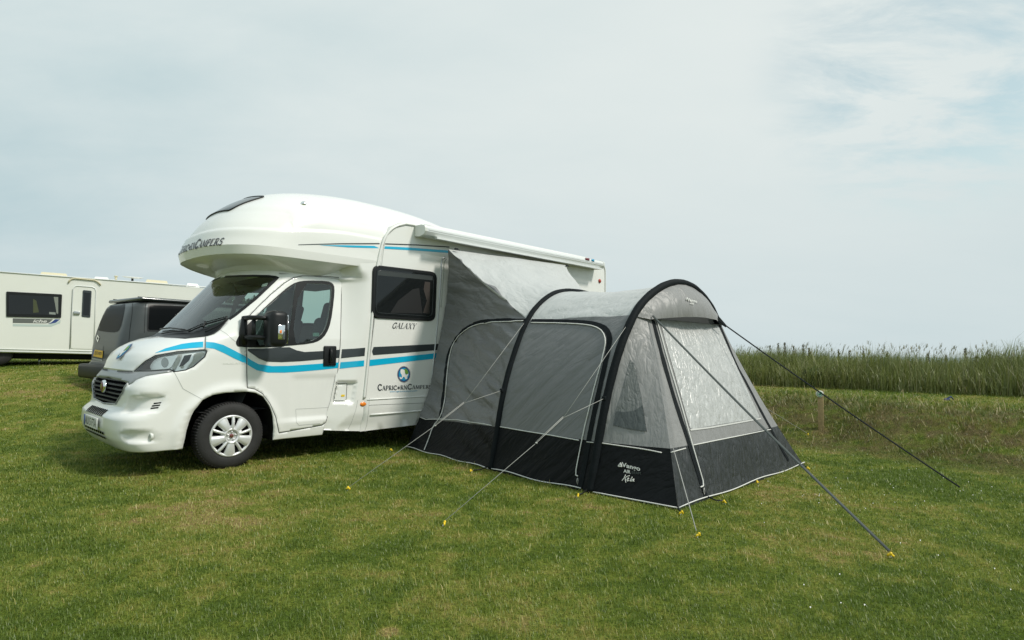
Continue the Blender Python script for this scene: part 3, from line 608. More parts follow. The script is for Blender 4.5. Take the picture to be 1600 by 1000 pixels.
# lower intake: dark slots in the white bumper
slots = MB(); lows = MB()
def slot(mb, y0, y1, z0, z1, off=.002, k=0, nn_=3):
    g_ = [[cab_at(y0 + (y1 - y0) * i / nn_, z0 + (z1 - z0) * j / 2) - UX * off for i in range(nn_ + 1)] for j in range(3)]
    V = [p for r in g_ for p in r]; mb.add(V, [(j * (nn_ + 1) + i, j * (nn_ + 1) + i + 1, (j + 1) * (nn_ + 1) + i + 1, (j + 1) * (nn_ + 1) + i) for j in range(2) for i in range(nn_)], k)
for i in range(10):
    y = -.345 + i * .0765; slot(slots, y - .022, y + .022, .590, .655, .008)
slots.build('air_intake', 'dark', mh)
for r_, (z0, z1) in enumerate(((.405, .432), (.357, .384))):
    for i in range(10):
        y = -.42 + i * .093; slot(lows, y - .036, y + .036, z0, z1, .008)
lows.build('lower_air_intake', 'dark', mh)
# side vents, fog lamps
for pg in ([(240.5, 629.3), (252.5, 628.3), (251.8, 630.2), (239.8, 631.4)], [(237.8, 633.2), (250.6, 632), (250, 634), (237, 635.4)], [(235.8, 637), (248.2, 635.8), (247.4, 637.8), (235.2, 639.2)]):
    lay(CABF, 'bumper_vent', pg, 'dark', off=.003, step=3, mirror=True)
def ellipse_px(cx_, cy_, rx, ry, rot=0, n=24): return [(cx_ + rx * cos(a) * cos(rot) - ry * sin(a) * sin(rot), cy_ + rx * cos(a) * sin(rot) + ry * sin(a) * cos(rot)) for a in [2 * pi * k / n for k in range(n)]]
h = hit(CABF, 233, 682)
if h:
    fl = MB(); fl.lathe([(0, .004), (.03, .004), (.038, .002), (.042, -.004), (.042, -.02)], h[0], fwd + VY * .35, 24); f1 = fl.build('fog_lamp', 'trim', mh)
    fl = MB(); fl.lathe([(0, .006), (.02, .0055), (.027, .0045)], h[0], fwd + VY * .35, 24); fl.build('lamp_lens', 'silver', f1)
    q = loc(h[0]); m_ = w(q[0], 2 * CYL - q[1], q[2]); fl = MB(); fl.lathe([(0, .006), (.03, .006), (.045, .004), (.05, 0), (.052, -.02)], m_, fwd - VY * .35, 24); fl.build('fog_lamp', 'trim', mh)
# headlights: dark bowl, reflectors, clear lens
def lamp_side(sg_):
    mk_ = near if sg_ > 0 else ~near
    vs, fs = sub(IN['lamp'] & mk_); fs = orient(vs, fs, CC)
    ins = shift_in(vs, .035); base = mk('headlight', ins, fs, 'refl', mh)
    mm = (lambda V: V) if sg_ > 0 else mirror_pts; ff = (lambda Fs: Fs) if sg_ > 0 else (lambda Fs: [f[::-1] for f in Fs])
    def pc(name, poly, m, off):
        a, b_ = overlay(CABF, poly, off, 3.); mk(name, mm(a), ff(b_), m, base)
    pc('reflector', smoothpoly([(232, 573), (238, 563), (247, 558), (262, 555.5), (277, 555), (272, 566), (266, 575.5), (250, 577.3), (236, 577.5)]), 'refl', -.012)
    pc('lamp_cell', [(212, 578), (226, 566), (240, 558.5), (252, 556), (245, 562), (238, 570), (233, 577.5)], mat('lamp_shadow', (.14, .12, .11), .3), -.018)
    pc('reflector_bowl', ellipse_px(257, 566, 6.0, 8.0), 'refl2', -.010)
    pc('light_guide', [(278.5, 554), (285, 553.3), (279, 568), (273.5, 577.5), (268.5, 576.5), (273, 566)], 'plate', -.004)
    pc('light_guide', smoothpoly([(303, 551.5), (321, 549.5), (318, 556.5), (302, 570.5), (292, 576.5), (296, 571), (303.5, 561)]), 'plate', -.004)
    pc('lamp_trim', [(218, 578.5), (240, 576.8), (266, 575.3), (266, 577.2), (240, 578.8), (220, 579.4)], 'cream', -.008)
    pc('lamp_cell', [(288, 555), (300, 553.2), (296, 563), (286, 572), (280, 572.5)], 'dgrey', -.010)
    a, b_ = overlay(CABF, ellipse_px(285.5, 573, 2.6, 2.2), -.01, 2.); mk('lamp_cell', mm(a), ff(b_), 'cream', base)
    mk('lens', vs, fs, 'lens', base)
    a, b_ = ribbon_on(CABF, [(209.5, 580), (227.5, 564), (242.5, 555.6), (277.5, 549.4), (319.5, 546.5), (323.5, 548), (320, 557.5), (302.5, 572.5), (290, 578), (271.5, 581), (267, 577.5), (235, 579.5), (209.5, 580)], .009, .003); mk('lamp_gasket', mm(a), b_, 'black', base)
lamp_side(1); lamp_side(-1)
# panel gaps
seam(CABF, 'bumper_joint', [(272.5, 582), (278.7, 593.7), (286, 607.5), (315, 623.5)], 'softseam', .005, mirror=True)
seam(CABF, 'bonnet_gap', [(184, 580.2), (195, 580.8), (208, 581)], 'seam', .014, .007, mirror=True)
seam(CABF, 'bonnet_gap', [(320.4, 546), (321, 526.5)], 'seam', .007, mirror=True)
seam(CABF, 'wing_joint', [(344, 515.5), (353, 521), (362, 529), (368, 534)], 'softseam', .005, mirror=True)
dsp = [(386.3, 606), (385.4, 580), (385.5, 543), (385.8, 511), (385, 504), (390, 493), (402, 480), (423, 460), (444, 442.4), (458, 434), (472, 431)]
seam(CABF, 'door_gap', dsp, 'seam', .008, mirror=True)
seam(CABF, 'door_gap', [(472, 431), (500, 431.6), (534.3, 434), (533.5, 462), (533, 490), (531.5, 540), (528, 578), (518.4, 627), (509, 660), (503, 664.5), (436, 676.6), (431, 652), (422, 631), (410, 615), (398, 608), (386.5, 606)], 'seam', .007, mirror=True)
seam(CABF, 'door_swage_line', [(462, 639.3), (490, 638), (514, 636.5)], 'softseam', .004, parent=doors[0])
seam(CABF, 'door_swage_line', [(462, 640), (463, 660), (467, 664.5), (500, 661.5)], 'softseam', .004, parent=doors[0])
# side window surround (black), mirror foot
SURR = [(368.4, 537.5), (369, 532), (378, 516.5), (409, 484.4), (438.4, 457.8), (451, 447.3), (463.6, 440.3), (479, 438.2), (511, 439), (519.6, 442.4), (522.8, 449.4), (521.6, 469), (516.8, 504), (509.8, 522), (500, 532), (486, 536.8), (449.6, 540.4), (410, 543), (372.6, 542.5)]
DGp = smoothpoly([(467.8, 443), (514, 443.8), (518, 449.4), (516.8, 469), (511.9, 502.6), (505.6, 518), (497, 527.8), (483, 534), (455, 537.6)], 1)
QGp = [(462, 443), (461, 449), (449.5, 537), (400, 540), (399, 494), (412, 484), (440, 459.5)]
fixed = [p for p in SURR]
lay(CABF, 'window_surround', smoothpoly(SURR), 'black', doors[0], .004, 4, [DGp, QGp], mirror=doors[1])
# windscreen border, wipers
seam(CABF, 'windscreen_border', [(358, 499), (368, 492), (399.5, 466.5), (434, 433.5), (420, 431.6), (395, 431), (370, 431.5), (351, 432.5)], 'black', .035, .002, mirror=True)
wp = MB()
for pts in (([(321, 521), (338, 513), (352, 503), (356.5, 499)]), ([(296, 521), (325, 508), (357, 498.5)]), ([(254, 523.5), (272, 520), (300, 518.5)]), ([(249, 516.5), (268, 514), (292, 517.5)])):
    P = line_on(CABF, pts, 4, .022)
    if len(P) > 1: wp.tube(P, .009, 6)
P = line_on(CABF, [(296, 519), (325, 506), (357, 496.8)], 4, .03); wp.tube(P, .006, 5)
P = line_on(CABF, [(320, 514), (324, 506)], 2, .035); wp.tube(P, .014, 6)
wp.build('wiper', 'black', mh)
# door handle, mirror
hd = MB(); 
h = hit(CABF, 515, 556); q = loc(h[0]); o_ = w(q[0], q[1] + .008, q[2])
hd.box(o_, .085, .014, .125, AXV, 0, .03); ho = hd.build('door_handle', 'black', doors[0])
hd = MB(); hd.tube([o_ + VY * .012 + ZZ * .09, o_ + VY * .035 + ZZ * .05, o_ + VY * .035 - ZZ * .05, o_ + VY * .012 - ZZ * .08], [.018, .02, .02, .018], 10); hd.lathe([(0, .024), (.012, .022), (.014, .01)], o_ - ZZ * .095, VY, 12); hd.build('grip', 'black', ho)
V_ = [p for p in mirror_pts([tuple(v.co) for v in ho.data.vertices])] if False else None
def wing_mirror(sgn):
    Y = (lambda y: y) if sgn > 0 else (lambda y: 2 * CYL - y)
    dr = doors[0] if sgn > 0 else doors[1]
    ax = AXV
    m1 = MB(); m1.box(w(.34, Y(.25), 1.54), .10, .125, .205, ax, 0, .06)
    mo = m1.build('wing_mirror', 'black', dr)
    m2 = MB()
    for z0 in (1.44, 1.66): m2.tube([w(.10, Y(-.03), z0), w(.11, Y(.08), z0 + .005), w(.16, Y(.17), z0 + .005), w(.29, Y(.24), z0)], [.03, .027, .025, .024], 10)
    m2.tube([w(.15, Y(.12), 1.44), w(.15, Y(.12), 1.66)], .022, 8); m2.tube([w(.09, Y(-.02), 1.36), w(.09, Y(-.01), 1.5), w(.10, Y(-.02), 1.68)], [.05, .045, .03], 10)
    m2.build('mirror_arm', 'black', mo)
    m3 = MB(); m3.box(w(.355, Y(.372), 1.505), .04, .008, .082, ax, 0, .008); lo = m3.build('indicator_lens', 'chrome', mo)
    m3 = MB(); m3.box(w(.342, Y(.381), 1.51), .012, .003, .018, ax, 0, .004); m3.build('indicator_bulb', 'orange', lo)
    m4 = MB(); m4.box(w(.442, Y(.25), 1.54), .002, .095, .16, ax, 0); m4.build('mirror_glass', 'chrome', mo)
wing_mirror(1); wing_mirror(-1)
# inside the cab
itp = mk('cab_floor', [w(-.3, -.1, .62), w(2.2, -.1, .62), w(2.2, -1.95, .62), w(-.3, -1.95, .62)], [(0, 1, 2, 3)], 'dash', mh)
d_ = MB(); P = []
prof = [(-.38, 1.42), (-.12, 1.44), (.08, 1.47), (.22, 1.44), (.28, 1.34), (.26, 1.15), (.20, .95), (.05, .62)]
ys_ = [-.10, -.4, -.7, -1.025, -1.35, -1.65, -1.95]
for y in ys_: P += [w(a + (.05 if abs(y - CYL) > .8 else 0), y, b_ + (.05 if -1.75 < y < -1.3 and .1 < a < .25 else 0)) for a, b_ in prof]
k_ = len(prof); d_.add(P, [(i * k_ + j, i * k_ + j + 1, (i + 1) * k_ + j + 1, (i + 1) * k_ + j) for i in range(len(ys_) - 1) for j in range(k_ - 1)]); d_.build('dashboard', 'dash', mh)
st_ = MB(); c_ = w(.42, -1.5, 1.43); ax_ = np.array([cos(radians(28)), 0, sin(radians(28))]); axw = UX * ax_[0] + ZZ * ax_[2]; s2 = np.cross(axw, VY)
st_.tube([c_ + .195 * (VY * cos(a) + s2 * sin(a)) for a in np.linspace(0, 2 * pi, 33)[:-1]], .016, 8, closed=True)
for a in (0.4, pi - .4, 1.5 * pi): st_.tube([c_ - axw * .03, c_ + .19 * (VY * cos(a) + s2 * sin(a))], .014, 6)
st_.tube([c_, c_ - axw * .35], .035, 8); st_.build('steering_wheel', 'black', mh)
for yc in (-.52, -1.5):
    s_ = MB(); s_.box(w(1.02, yc, .98), .26, .25, .08, AXV, 0, .07)
    t1 = radians(14); bx = UX * cos(t1) - ZZ * sin(t1); bz = UX * sin(t1) + ZZ * cos(t1); AB = np.array([bx, VY, bz])
    s_.box(w(1.30, yc, 1.40), .07, .24, .36, AB, 0, .065); s_.box(w(1.42, yc, 1.83), .055, .14, .13, AB, 0, .05); s_.box(w(1.02, yc, .78), .2, .2, .13, AXV, 0, .02)
    s_.build('seat', 'seat', mh)
rm = MB(); rm.box(w(.42, CYL, 2.02), .02, .13, .038, AXV, 0, .02); rm.tube([w(.40, CYL, 2.03), w(.33, CYL, 2.16)], .012, 6); rm.build('interior_mirror', 'black', mh)
it = MB(); it.add([w(3.3, -.03, .6), w(3.3, -2.02, .6), w(3.3, -2.02, 3.0), w(3.3, -.03, 3.0)], [(0, 1, 2, 3)]); it.add([w(.55, -.15, 2.235), w(1.95, -.10, 2.24), w(1.95, -1.95, 2.24), w(.55, -1.9, 2.235)], [(0, 1, 2, 3)]); it.build('cab_lining', 'dash', mh)
for k, c in enumerate(('badge_blue', 'cream')):
    pass
lay(CABF, 'tax_sticker', [(410, 443.5), (419, 441.5), (416.5, 446.5), (408, 448)], 'plate', off=-.004, step=3)
lay(CABF, 'window_sticker', [(489, 520), (498.8, 519.7), (498.8, 525.2), (489, 525.5)], mat('pale_green_sticker', (.30, .55, .48), .5), doors[0], -.003, 3)
# vinyl stripes on the cab
lay(CABF, 'blue_stripe', smoothpoly([(241.9, 551.9), (258.8, 544.4), (283.8, 537.5), (300, 535.2), (317.5, 533.8), (317.5, 542.8), (298, 544.2), (277.5, 546.3), (258, 549)], 0), 'blue', mirror=True)
TOPB = [(321.9, 534.2), (334, 535), (349, 539), (366, 547.6), (384.6, 557.3)]; BOTB = [(384.6, 568.6), (367, 560.5), (350, 551.8), (335, 545), (321.4, 543.3)]
lay(CABF, 'blue_stripe', TOPB + BOTB, 'blue', mirror=True)
lay(CABF, 'blue_stripe', [(386.4, 558.3), (392, 562.5), (404, 569), (425, 572), (450, 571.6), (470, 570.2), (500, 568.2), (529.5, 566.2), (527.8, 575), (500, 578), (470, 580.6), (445, 582.2), (419, 582.2), (401, 578.5), (386.6, 570)], 'blue', doors[0], mirror=doors[1])
lay(CABF, 'charcoal_stripe', [(386.8, 545), (410, 545), (430, 543.2), (452, 542.5), (464, 547.6), (476, 550), (506, 548.3), (531.3, 546.2), (530.2, 559), (500, 561.6), (470, 564.3), (440, 565.8), (416, 565), (404, 560), (387, 548)], 'dgrey', doors[0], .0035, mirror=doors[1])
# faint maker's script on the wing
V, Fc = sans_text('DUCATO', quadmap(CABF, [(349, 569.4), (383.5, 569.2), (383.5, 566), (349, 566.6)], .004), bold=.0); mk('wing_lettering', V, Fc, 'trim', mh, False)

# ------------------------------------------------------------ round goat emblem, drawn as a generic sea-goat
def emblem(bvh, cx_, cy_, rx, ry, skew, parent, off=.003, round3=None):
    def mp_(pts): return [(cx_ + a * rx + skew * b_ * rx, cy_ - b_ * ry) for a, b_ in pts]
    def lay(bv, nm, pg, m, par, of, st):
        if not round3: return globals()['lay'](bv, nm, pg, m, par, of, st)
        c0, r_ = round3; n0 = (-UX * .74 + ZZ * .67); cast = lambda p: np.array(bvh.ray_cast(Vector(p + n0), Vector(-n0))[0]); h0 = cast(c0); ev = np.cross(n0, VY); ev = ev if ev[2] > 0 else -ev
        e2 = cast(h0 + ev * .07) - cast(h0 - ev * .07); e2 /= np.linalg.norm(e2); e1 = cast(h0 + VY * .07) - cast(h0 - VY * .07); e1 /= np.linalg.norm(e1); n1_ = np.cross(e1, e2); n1_ = n1_ if n1_ @ n0 > 0 else -n1_
        pl_ = densify([(a, b_) for a, b_ in pg], .12); P, T_ = cdt([pl_], gridpts(pl_, .25), .25); V = [h0 + (e1 * a + e2 * b_) * r_ + n1_ * ((of - .002) * 1.6 + .013 - .012 * (a * a + b_ * b_)) for a, b_ in P]
        return mk(nm, V, [f for f in T_ if inpoly(P[list(f)].mean(0), pl_)[0]], m, par, False)
    if round3: mp_ = lambda pts: pts
    circ = lambda r: [(r * cos(a), r * sin(a)) for a in [2 * pi * k / 26 for k in range(26)]]
    base = lay(bvh, 'emblem', mp_(circ(1)), 'silver', parent, off, 2.)
    lay(bvh, 'emblem_ring', mp_(circ(.9)), 'navy', base, off + .001, 2.)
    lay(bvh, 'emblem_sea', mp_(circ(.78)), 'badgeblue', base, off + .002, 2.)
    lay(bvh, 'emblem_leaf', mp_([(-.1, .52), (.3, .72), (.65, .4), (.72, .1), (.3, .0), (.1, .25)]), 'green', base, off + .003, 2.)
    lay(bvh, 'emblem_goat', mp_([(-.55, .35), (-.5, .6), (-.2, .62), (.1, .5), (.15, .1), (.3, -.1), (.55, .05), (.7, .1), (.6, -.15), (.5, -.25), (.5, -.55), (.2, -.6), (.1, -.35), (-.1, -.3), (-.3, -.55), (-.6, -.6), (-.7, -.35), (-.55, -.3), (-.45, -.45), (-.3, -.3), (-.35, -.05), (-.5, .1)]), 'cream', base, off + .004, 1.6)
emblem(CABF, 190.5, 555.5, 5.4, 11.6, 1.65, bonnet, .003, (cpt(-.82, 1.25, .11), .120))

# ------------------------------------------------------------ wheels
def wheel_at(c, outy, name='wheel', proto=None):
    """wheel built around the origin, axis VY*outy, then placed"""
    if proto is not None:
        r = proto.copy(); COL.objects.link(r); r.parent = mh; r.matrix_parent_inverse = Matrix.Identity(4)
        r.location = Vector(c) - mh.location
        if outy < 0: r.rotation_euler = (0, 0, pi)
        for ch in proto.children:
            c2 = ch.copy(); COL.objects.link(c2); c2.parent = r; c2.matrix_parent_inverse = Matrix.Identity(4)
        return r
    ty = MB(); R = .362
    prof = [(.205, -.02), (.225, .0), (.262, .010), (.310, .006), (.338, -.006), (.353, -.022), (R, -.045), (R + .002, -.10), (R, -.165), (.35, -.19), (.30, -.205), (.21, -.20)]
    ty.lathe(prof, (0, 0, 0), VY, 72)
    for i in range(72):           # shoulder tread blocks
        a = 2 * pi * i / 72; rad = UX * cos(a) + ZZ * sin(a); tan_ = -UX * sin(a) + ZZ * cos(a)
        ty.box(rad * .355 - VY * .034, .0075, .022, .0095, np.array([rad, VY * .8 + rad * -.35, tan_]), 0)
        for o in (.075, .105, .135): ty.box(rad * .3645 - VY * o, .005, .011, .010, np.array([rad, VY, tan_]), 0)
    hub = bpy.data.meshes.new('wheel'); 
    root = ty.build(name, 'rubber', None)                        # the tyre mesh carries the rest
    COL.objects.unlink(root); COL.objects.link(root)
    root.parent = mh; root.matrix_parent_inverse = Matrix.Identity(4); root.location = Vector(c) - mh.location
    def child(mb, nm, m):
        me_o = mb.build(nm, m, None); me_o.parent = root; me_o.matrix_parent_inverse = Matrix.Identity(4); return me_o
    bk = MB(); bk.lathe([(0, -.07), (.17, -.07), (.205, -.03), (.212, -.005)], (0, 0, 0), VY, 40); child(bk, 'rim', 'under')
    cv = MB(); cv.lathe([(.188, .0), (.198, .012), (.207, .014), (.214, .008), (.217, -.006)], (0, 0, 0), VY, 60)
    cv.lathe([(.055, .016), (.068, .030), (.078, .028), (.082, .010)], (0, 0, 0), VY, 40); cv.lathe([(0, .004), (.060, .006)], (0, 0, 0), VY, 30)
    def spoke(a, w0, w1, r0, r1, y0, y1, bulge):
        rad = UX * cos(a) + ZZ * sin(a); tg = -UX * sin(a) + ZZ * cos(a); P = []
        for k in range(7):
            t_ = k / 6; r_ = r0 + (r1 - r0) * t_; hw = (w0 + (w1 - w0) * t_) / 2; yy = y0 + (y1 - y0) * t_ + bulge * sin(pi * t_)
            for s_, dy in ((-1, -.022), (-.92, -.003), (-.3, .003), (.3, .003), (.92, -.003), (1, -.022)): 
                e = hw * s_; P.append(rad * sqrt(max(r_ * r_ - e * e, 1e-6)) + tg * e + VY * (yy + dy))
        cv.add(P, [(k * 6 + j, k * 6 + j + 1, k * 6 + 7 + j, k * 6 + 6 + j) for k in range(6) for j in range(5)])
    for k in range(5):
        a = radians(50 + 72 * k); spoke(a, .062, .120, .076, .200, .026, .012, .006)
        a = radians(50 + 36 + 72 * k); spoke(a, .026, .030, .076, .200, .030, .014, .010)
        spoke(a + .0, .050, .060, .076, .110, .010, .004, 0)
    for k in range(5):
        a = radians(86 + 72 * k); rad = UX * cos(a) + ZZ * sin(a); cv.lathe([(0, .018), (.009, .017), (.011, .004)], rad * .042, VY, 10)
    cv.v = [tuple(np.array(p) + (np.array(p) - VY * (np.array(p) @ VY)) * .06) for p in cv.v]
    child(cv, 'wheel_cover', 'wheelsil')
    cp = MB(); cp.lathe([(0, .025), (.016, .024), (.020, .020), (.021, .005)], (0, 0, 0), VY, 24); child(cp, 'hub_cap', 'dkred')
    V, Fc = sans_text('FIAT', flatmap(-UX * .013 - ZZ * .009 + VY * .0262, UX * .026, ZZ * .018), bold=.01)
    o = mk('cap_lettering', V, Fc, 'chrome', None, False); o.parent = root; o.matrix_parent_inverse = Matrix.Identity(4)
    return root
wh = wheel_at(w(.0, -.012, .355), 1)
for c, s_ in ((w(.0, 2 * CYL + .012, .355), -1), (w(4.05, -.02, .355), 1), (w(4.05, 2 * CYL + .02, .355), -1)): wheel_at(c, s_, proto=wh)
# wheel housings and underside
ub = MB()
for s_ in (1, -1):
    Y = (lambda y: y) if s_ > 0 else (lambda y: 2 * CYL - y)
    ap = [(-.50, .22), (-.47, .45), (-.38, .66), (-.2, .80), (0, .85), (.22, .83), (.38, .72), (.46, .55), (.49, .25)]
    P = [w(a, Y(-.035), b_) for a, b_ in ap] + [w(a, Y(-.42), b_) for a, b_ in ap]; k_ = len(ap)
    ub.add(P, [(i, i + 1, k_ + i + 1, k_ + i) for i in range(k_ - 1)] + [tuple(range(k_, 2 * k_))])
ub.box(w(3.9, CYL, .42), 3.1, .98, .10, AXV); ub.box(w(-.1, CYL, .42), .8, .5, .16, AXV); ub.box(w(.9, CYL, .36), .5, .85, .06, AXV)
ub.box(w(2.4, CYL + .45, .30), .35, .25, .06, AXV, 0, .02); ub.tube([w(0, -.1, .345), w(0, -1.95, .345)], .06, 8); ub.tube([w(4.05, -.1, .345), w(4.05, -1.95, .345)], .06, 8)
ub.build('chassis', 'under', mh)

# ------------------------------------------------------------ over-cab pod (luton): closed plan sections stacked in height
#      z     xf     W     n    xc   xr    nr
LV = [(2.225, .52, .84, 3.2, 1.00, 1.25, 3),
      (2.245, .42, .88, 3.0, .95, 1.30, 3),
      (2.275, .28, .94, 2.9, .90, 1.36, 3),
      (2.32, .08, 1.00, 2.8, .80, 1.42, 3.5),
      (2.365, -.08, 1.05, 2.7, .70, 1.48, 4),
      (2.400, -.165, 1.082, 2.7, .70, 1.60, 5),
      (2.405, -.175, 1.086, 2.7, .70, 1.9, 6),
      (2.412, -.178, 1.088, 2.7, .70, 2.3, 6),
      (2.47, -.195, 1.094, 2.7, .70, 2.6, 6),
      (2.505, -.205, 1.097, 2.7, .70, 2.7, 6),
      (2.515, -.203, 1.0965, 2.7, .70, 2.7, 6),
      (2.60, -.175, 1.092, 2.6, .72, 2.8, 6),
      (2.70, -.14, 1.088, 2.6, .78, 2.8, 6),
      (2.79, -.095, 1.080, 2.5, .85, 2.9, 5),
      (2.87, -.045, 1.068, 2.4, .95, 3.0, 4.5),
      (2.95, .02, 1.045, 2.35, 1.05, 3.5, 4),
      (3.02, .09, 1.012, 2.3, 1.15, 3.95, 3.4),
      (3.09, .18, .965, 2.2, 1.25, 4.05, 3),
      (3.16, .29, .900, 2.1, 1.4, 4.0, 2.6),
      (3.23, .43, .815, 2.05, 1.55, 3.85, 2.4),
      (3.30, .61, .70, 2.0, 1.7, 3.62, 2.2),
      (3.36, .85, .55, 2.0, 1.8, 3.35, 2.1),
      (3.40, 1.10, .40, 2.0, 1.9, 3.05, 2),
      (3.425, 1.40, .24, 2.0, 2.0, 2.7, 2),
      (3.432, 1.75, .08, 2.0, 2.05, 2.35, 2)]
LV = [(z_ if z_ < 3.02 else 3.02 + (z_ - 3.02) * 1.13, *r_) for z_, *r_ in LV]
LVa = np.array(LV); kk = np.arange(len(LV)); fine = np.linspace(0, len(LV) - 1, 130)
def csp(col):
    """smooth resampling of a table column (Catmull-Rom)"""
    y = LVa[:, col]; o = []
    for f in fine:
        i = int(min(f, len(y) - 1.0001)); t_ = f - i; p0, p1, p2, p3 = y[max(i - 1, 0)], y[i], y[i + 1], y[min(i + 2, len(y) - 1)]
        o.append(.5 * (2 * p1 + (p2 - p0) * t_ + (2 * p0 - 5 * p1 + 4 * p2 - p3) * t_ ** 2 + (3 * p1 - p0 - 3 * p2 + p3) * t_ ** 3))
    return np.array(o)
Lz, Lf, LW, Ln, Lc, Lr, Lm = [csp(i) for i in range(7)]
NT = 160; PV = []
for k in range(len(fine)):
    # even spacing of points along the section
    th = np.linspace(0, pi / 2, 400); fx = Lc[k] - (Lc[k] - Lf[k]) * np.cos(th) ** (2 / Ln[k]); fy = LW[k] * np.sin(th) ** (2 / Ln[k])
    rx = Lc[k] + (Lr[k] - Lc[k]) * np.sin(th) ** (2 / Lm[k]); ry = LW[k] * np.cos(th) ** (2 / Lm[k])
    X_ = np.concatenate([fx, rx[1:]]); Y_ = np.concatenate([fy, ry[1:]]); L_ = np.concatenate([[0], np.cumsum(np.hypot(np.diff(X_), np.diff(Y_)))]); q_ = np.linspace(0, L_[-1], NT)
    xh = np.interp(q_, L_, X_); yh = np.interp(q_, L_, Y_)
    PV.append([(a, CYL + b_, Lz[k]) for a, b_ in zip(xh, yh)] + [(a, CYL - b_, Lz[k]) for a, b_ in list(zip(xh, yh))[-2:0:-1]])
m_ = len(PV[0]); PV = [p for r in PV for p in r]; PF_ = [(k * m_ + i, k * m_ + (i + 1) % m_, (k + 1) * m_ + (i + 1) % m_, (k + 1) * m_ + i) for k in range(len(fine) - 1) for i in range(m_)]
PF_.append(tuple(range((len(fine) - 1) * m_, len(fine) * m_)))
def pod_shape(p):
    """soft steps moulded in the pod: a brow line and the shallow scoops beside the raised crown"""
    x, y, z = p; 
    dz = 0
    s_ = abs(y - CYL)
    brow = sstep((z - (2.70 + .10 * sstep((x - .2) / 1.2))) / .03) * sstep((3.05 - z) / .1) * sstep((2.2 - x) / .6)
    y2 = CYL + (y - CYL) * (1 - .012 * brow); x2 = x + .02 * brow * (x < .6)
    scoop = math.exp(-((x - 1.15) / .5) ** 2 - ((z - 3.12) / .05) ** 2) * .03
    return x2, y2, z - scoop
podv = [w(*pod_shape(p)) for p in PV]
pod = mk('overcab_pod', podv, PF_, 'white', mh)
POD = bvh_of(podv, PF_)

# ------------------------------------------------------------ coachbuilt body behind the cab
CB_Y = .07; CBW = CB_Y - CYL
def side_pt(px, py, y=CB_Y): p = onplane(px, py, w(0, y, 0), VY); return loc(p)
RX = 7.02
side2d = [(1.60, .262), (RX - .12, .34), (RX - .02, .42), (RX, .6), (RX, 2.9)] + [(RX - .2 + .2 * cos(a), 2.9 + .19 * sin(a)) for a in np.linspace(0, pi / 2, 7)[1:]] + [(2.35, 3.105), (2.12, 3.085), (1.98, 3.01), (1.90, 2.88), (1.84, 2.62), (1.78, 2.1), (1.70, 1.3), (1.63, .72)]
side2d = densify(side2d, .08); S2, T3 = cdt([side2d], gridpts(side2d, .08), .08); T3 = [f for f in T3 if inpoly(S2[list(f)].mean(0), side2d)[0]]
def coach_y(x, z): return CB_Y - .05 * sstep((.62 - z) / .33) ** 1.5 + .006 * sstep((.655 - z) / .015) * sstep((z - .36) / .02)
cs = [w(a, coach_y(a, b_), b_) for a, b_ in S2]; nS = len(cs); cs2 = mirror_pts(cs); fs = [tuple(f) for f in T3]
rim = []; L = len(side2d)
wallv = cs[:L] + cs2[:L]; walls = [(i, (i + 1) % L, L + (i + 1) % L, L + i) for i in range(L)]
FWIN = [(1.78, 1.72), (2.80, 1.72), (2.80, 2.46), (1.84, 2.46)]; FWd = densify(FWIN, .12); S5, T5 = cdt([side2d, FWd], gridpts(side2d, .12), .12)
T5 = [f for f in T5 if inpoly(S5[list(f)].mean(0), side2d)[0] and not inpoly(S5[list(f)].mean(0), FWIN)[0]]
far = mirror_pts([w(a, coach_y(a, b_), b_) for a, b_ in S5]); nF = len(cs)
walls = [q for q in walls if not (max(loc(cs[q[0]])[0], loc(cs[q[1]])[0]) < 1.93 and .7 < loc(cs[q[0]])[2] < 2.30)]
F1 = orient(cs, fs, w(4, CYL, 1.5)); F2 = [tuple(nF + i for i in f) for f in orient(far, T5, w(4, CYL, 1.5))]; nW = nF + len(far); F3 = [tuple(nW + i for i in f) for f in orient(wallv, walls, w(4, CYL, 1.5))]
body = mk('coach_body', cs + far + wallv, F1 + F2 + F3, 'white', mh)
body.data.polygons.foreach_set('use_smooth', [True] * (len(F1) + len(F2)) + [False] * len(F3))
fwn = MB(); fwn.tube([w(a, 2 * CYL - CB_Y - .01, b_) for a, b_ in densify(FWIN, .2)], .025, 6, closed=True); fwo = fwn.build('far_side_window', 'black', mh)
mk('window_pane', [w(a, 2 * CYL - CB_Y - .01, b_) for a, b_ in FWIN], [(0, 1, 2, 3)], 'glass', fwo)
COACH = bvh_of(cs, fs)
# transition panel between cab door and coach: hollow flared moulding, with the filler recess
TP = [(534.6, 432.8), (531, 430), (525, 424), (521, 412), (519, 400), (518, 391), (532, 386), (600, 384), (597, 402), (590, 440), (583, 480), (577, 545), (572, 620), (579, 632), (577, 655), (573, 674), (504, 672.5), (510, 655), (518.6, 627), (528.3, 578), (532, 540), (533.6, 490), (534.2, 462)]
tp2 = [tuple(side_pt(*p, y=.03)[[0, 2]]) for p in TP]
def lerp_(a, b_, k): return a + (b_ - a) * k
def seam_x(z): return np.interp(z, [.27, .60, .9, 1.1, 1.4, 1.8, 2.24, 2.6], [1.06, 1.10, 1.15, 1.20, 1.245, 1.285, 1.32, 1.32])
FILL = [tuple(side_pt(*p, y=.03)[[0, 2]]) for p in [(527, 595), (557, 595), (551, 631), (520, 631)]]
FILLp = densify(FILL, .02); tp2d = densify(tp2, .03)
S4, T4 = cdt([tp2d, FILLp], gridpts(tp2, .025), .025); T4 = [f for f in T4 if inpoly(S4[list(f)].mean(0), tp2d)[0]]
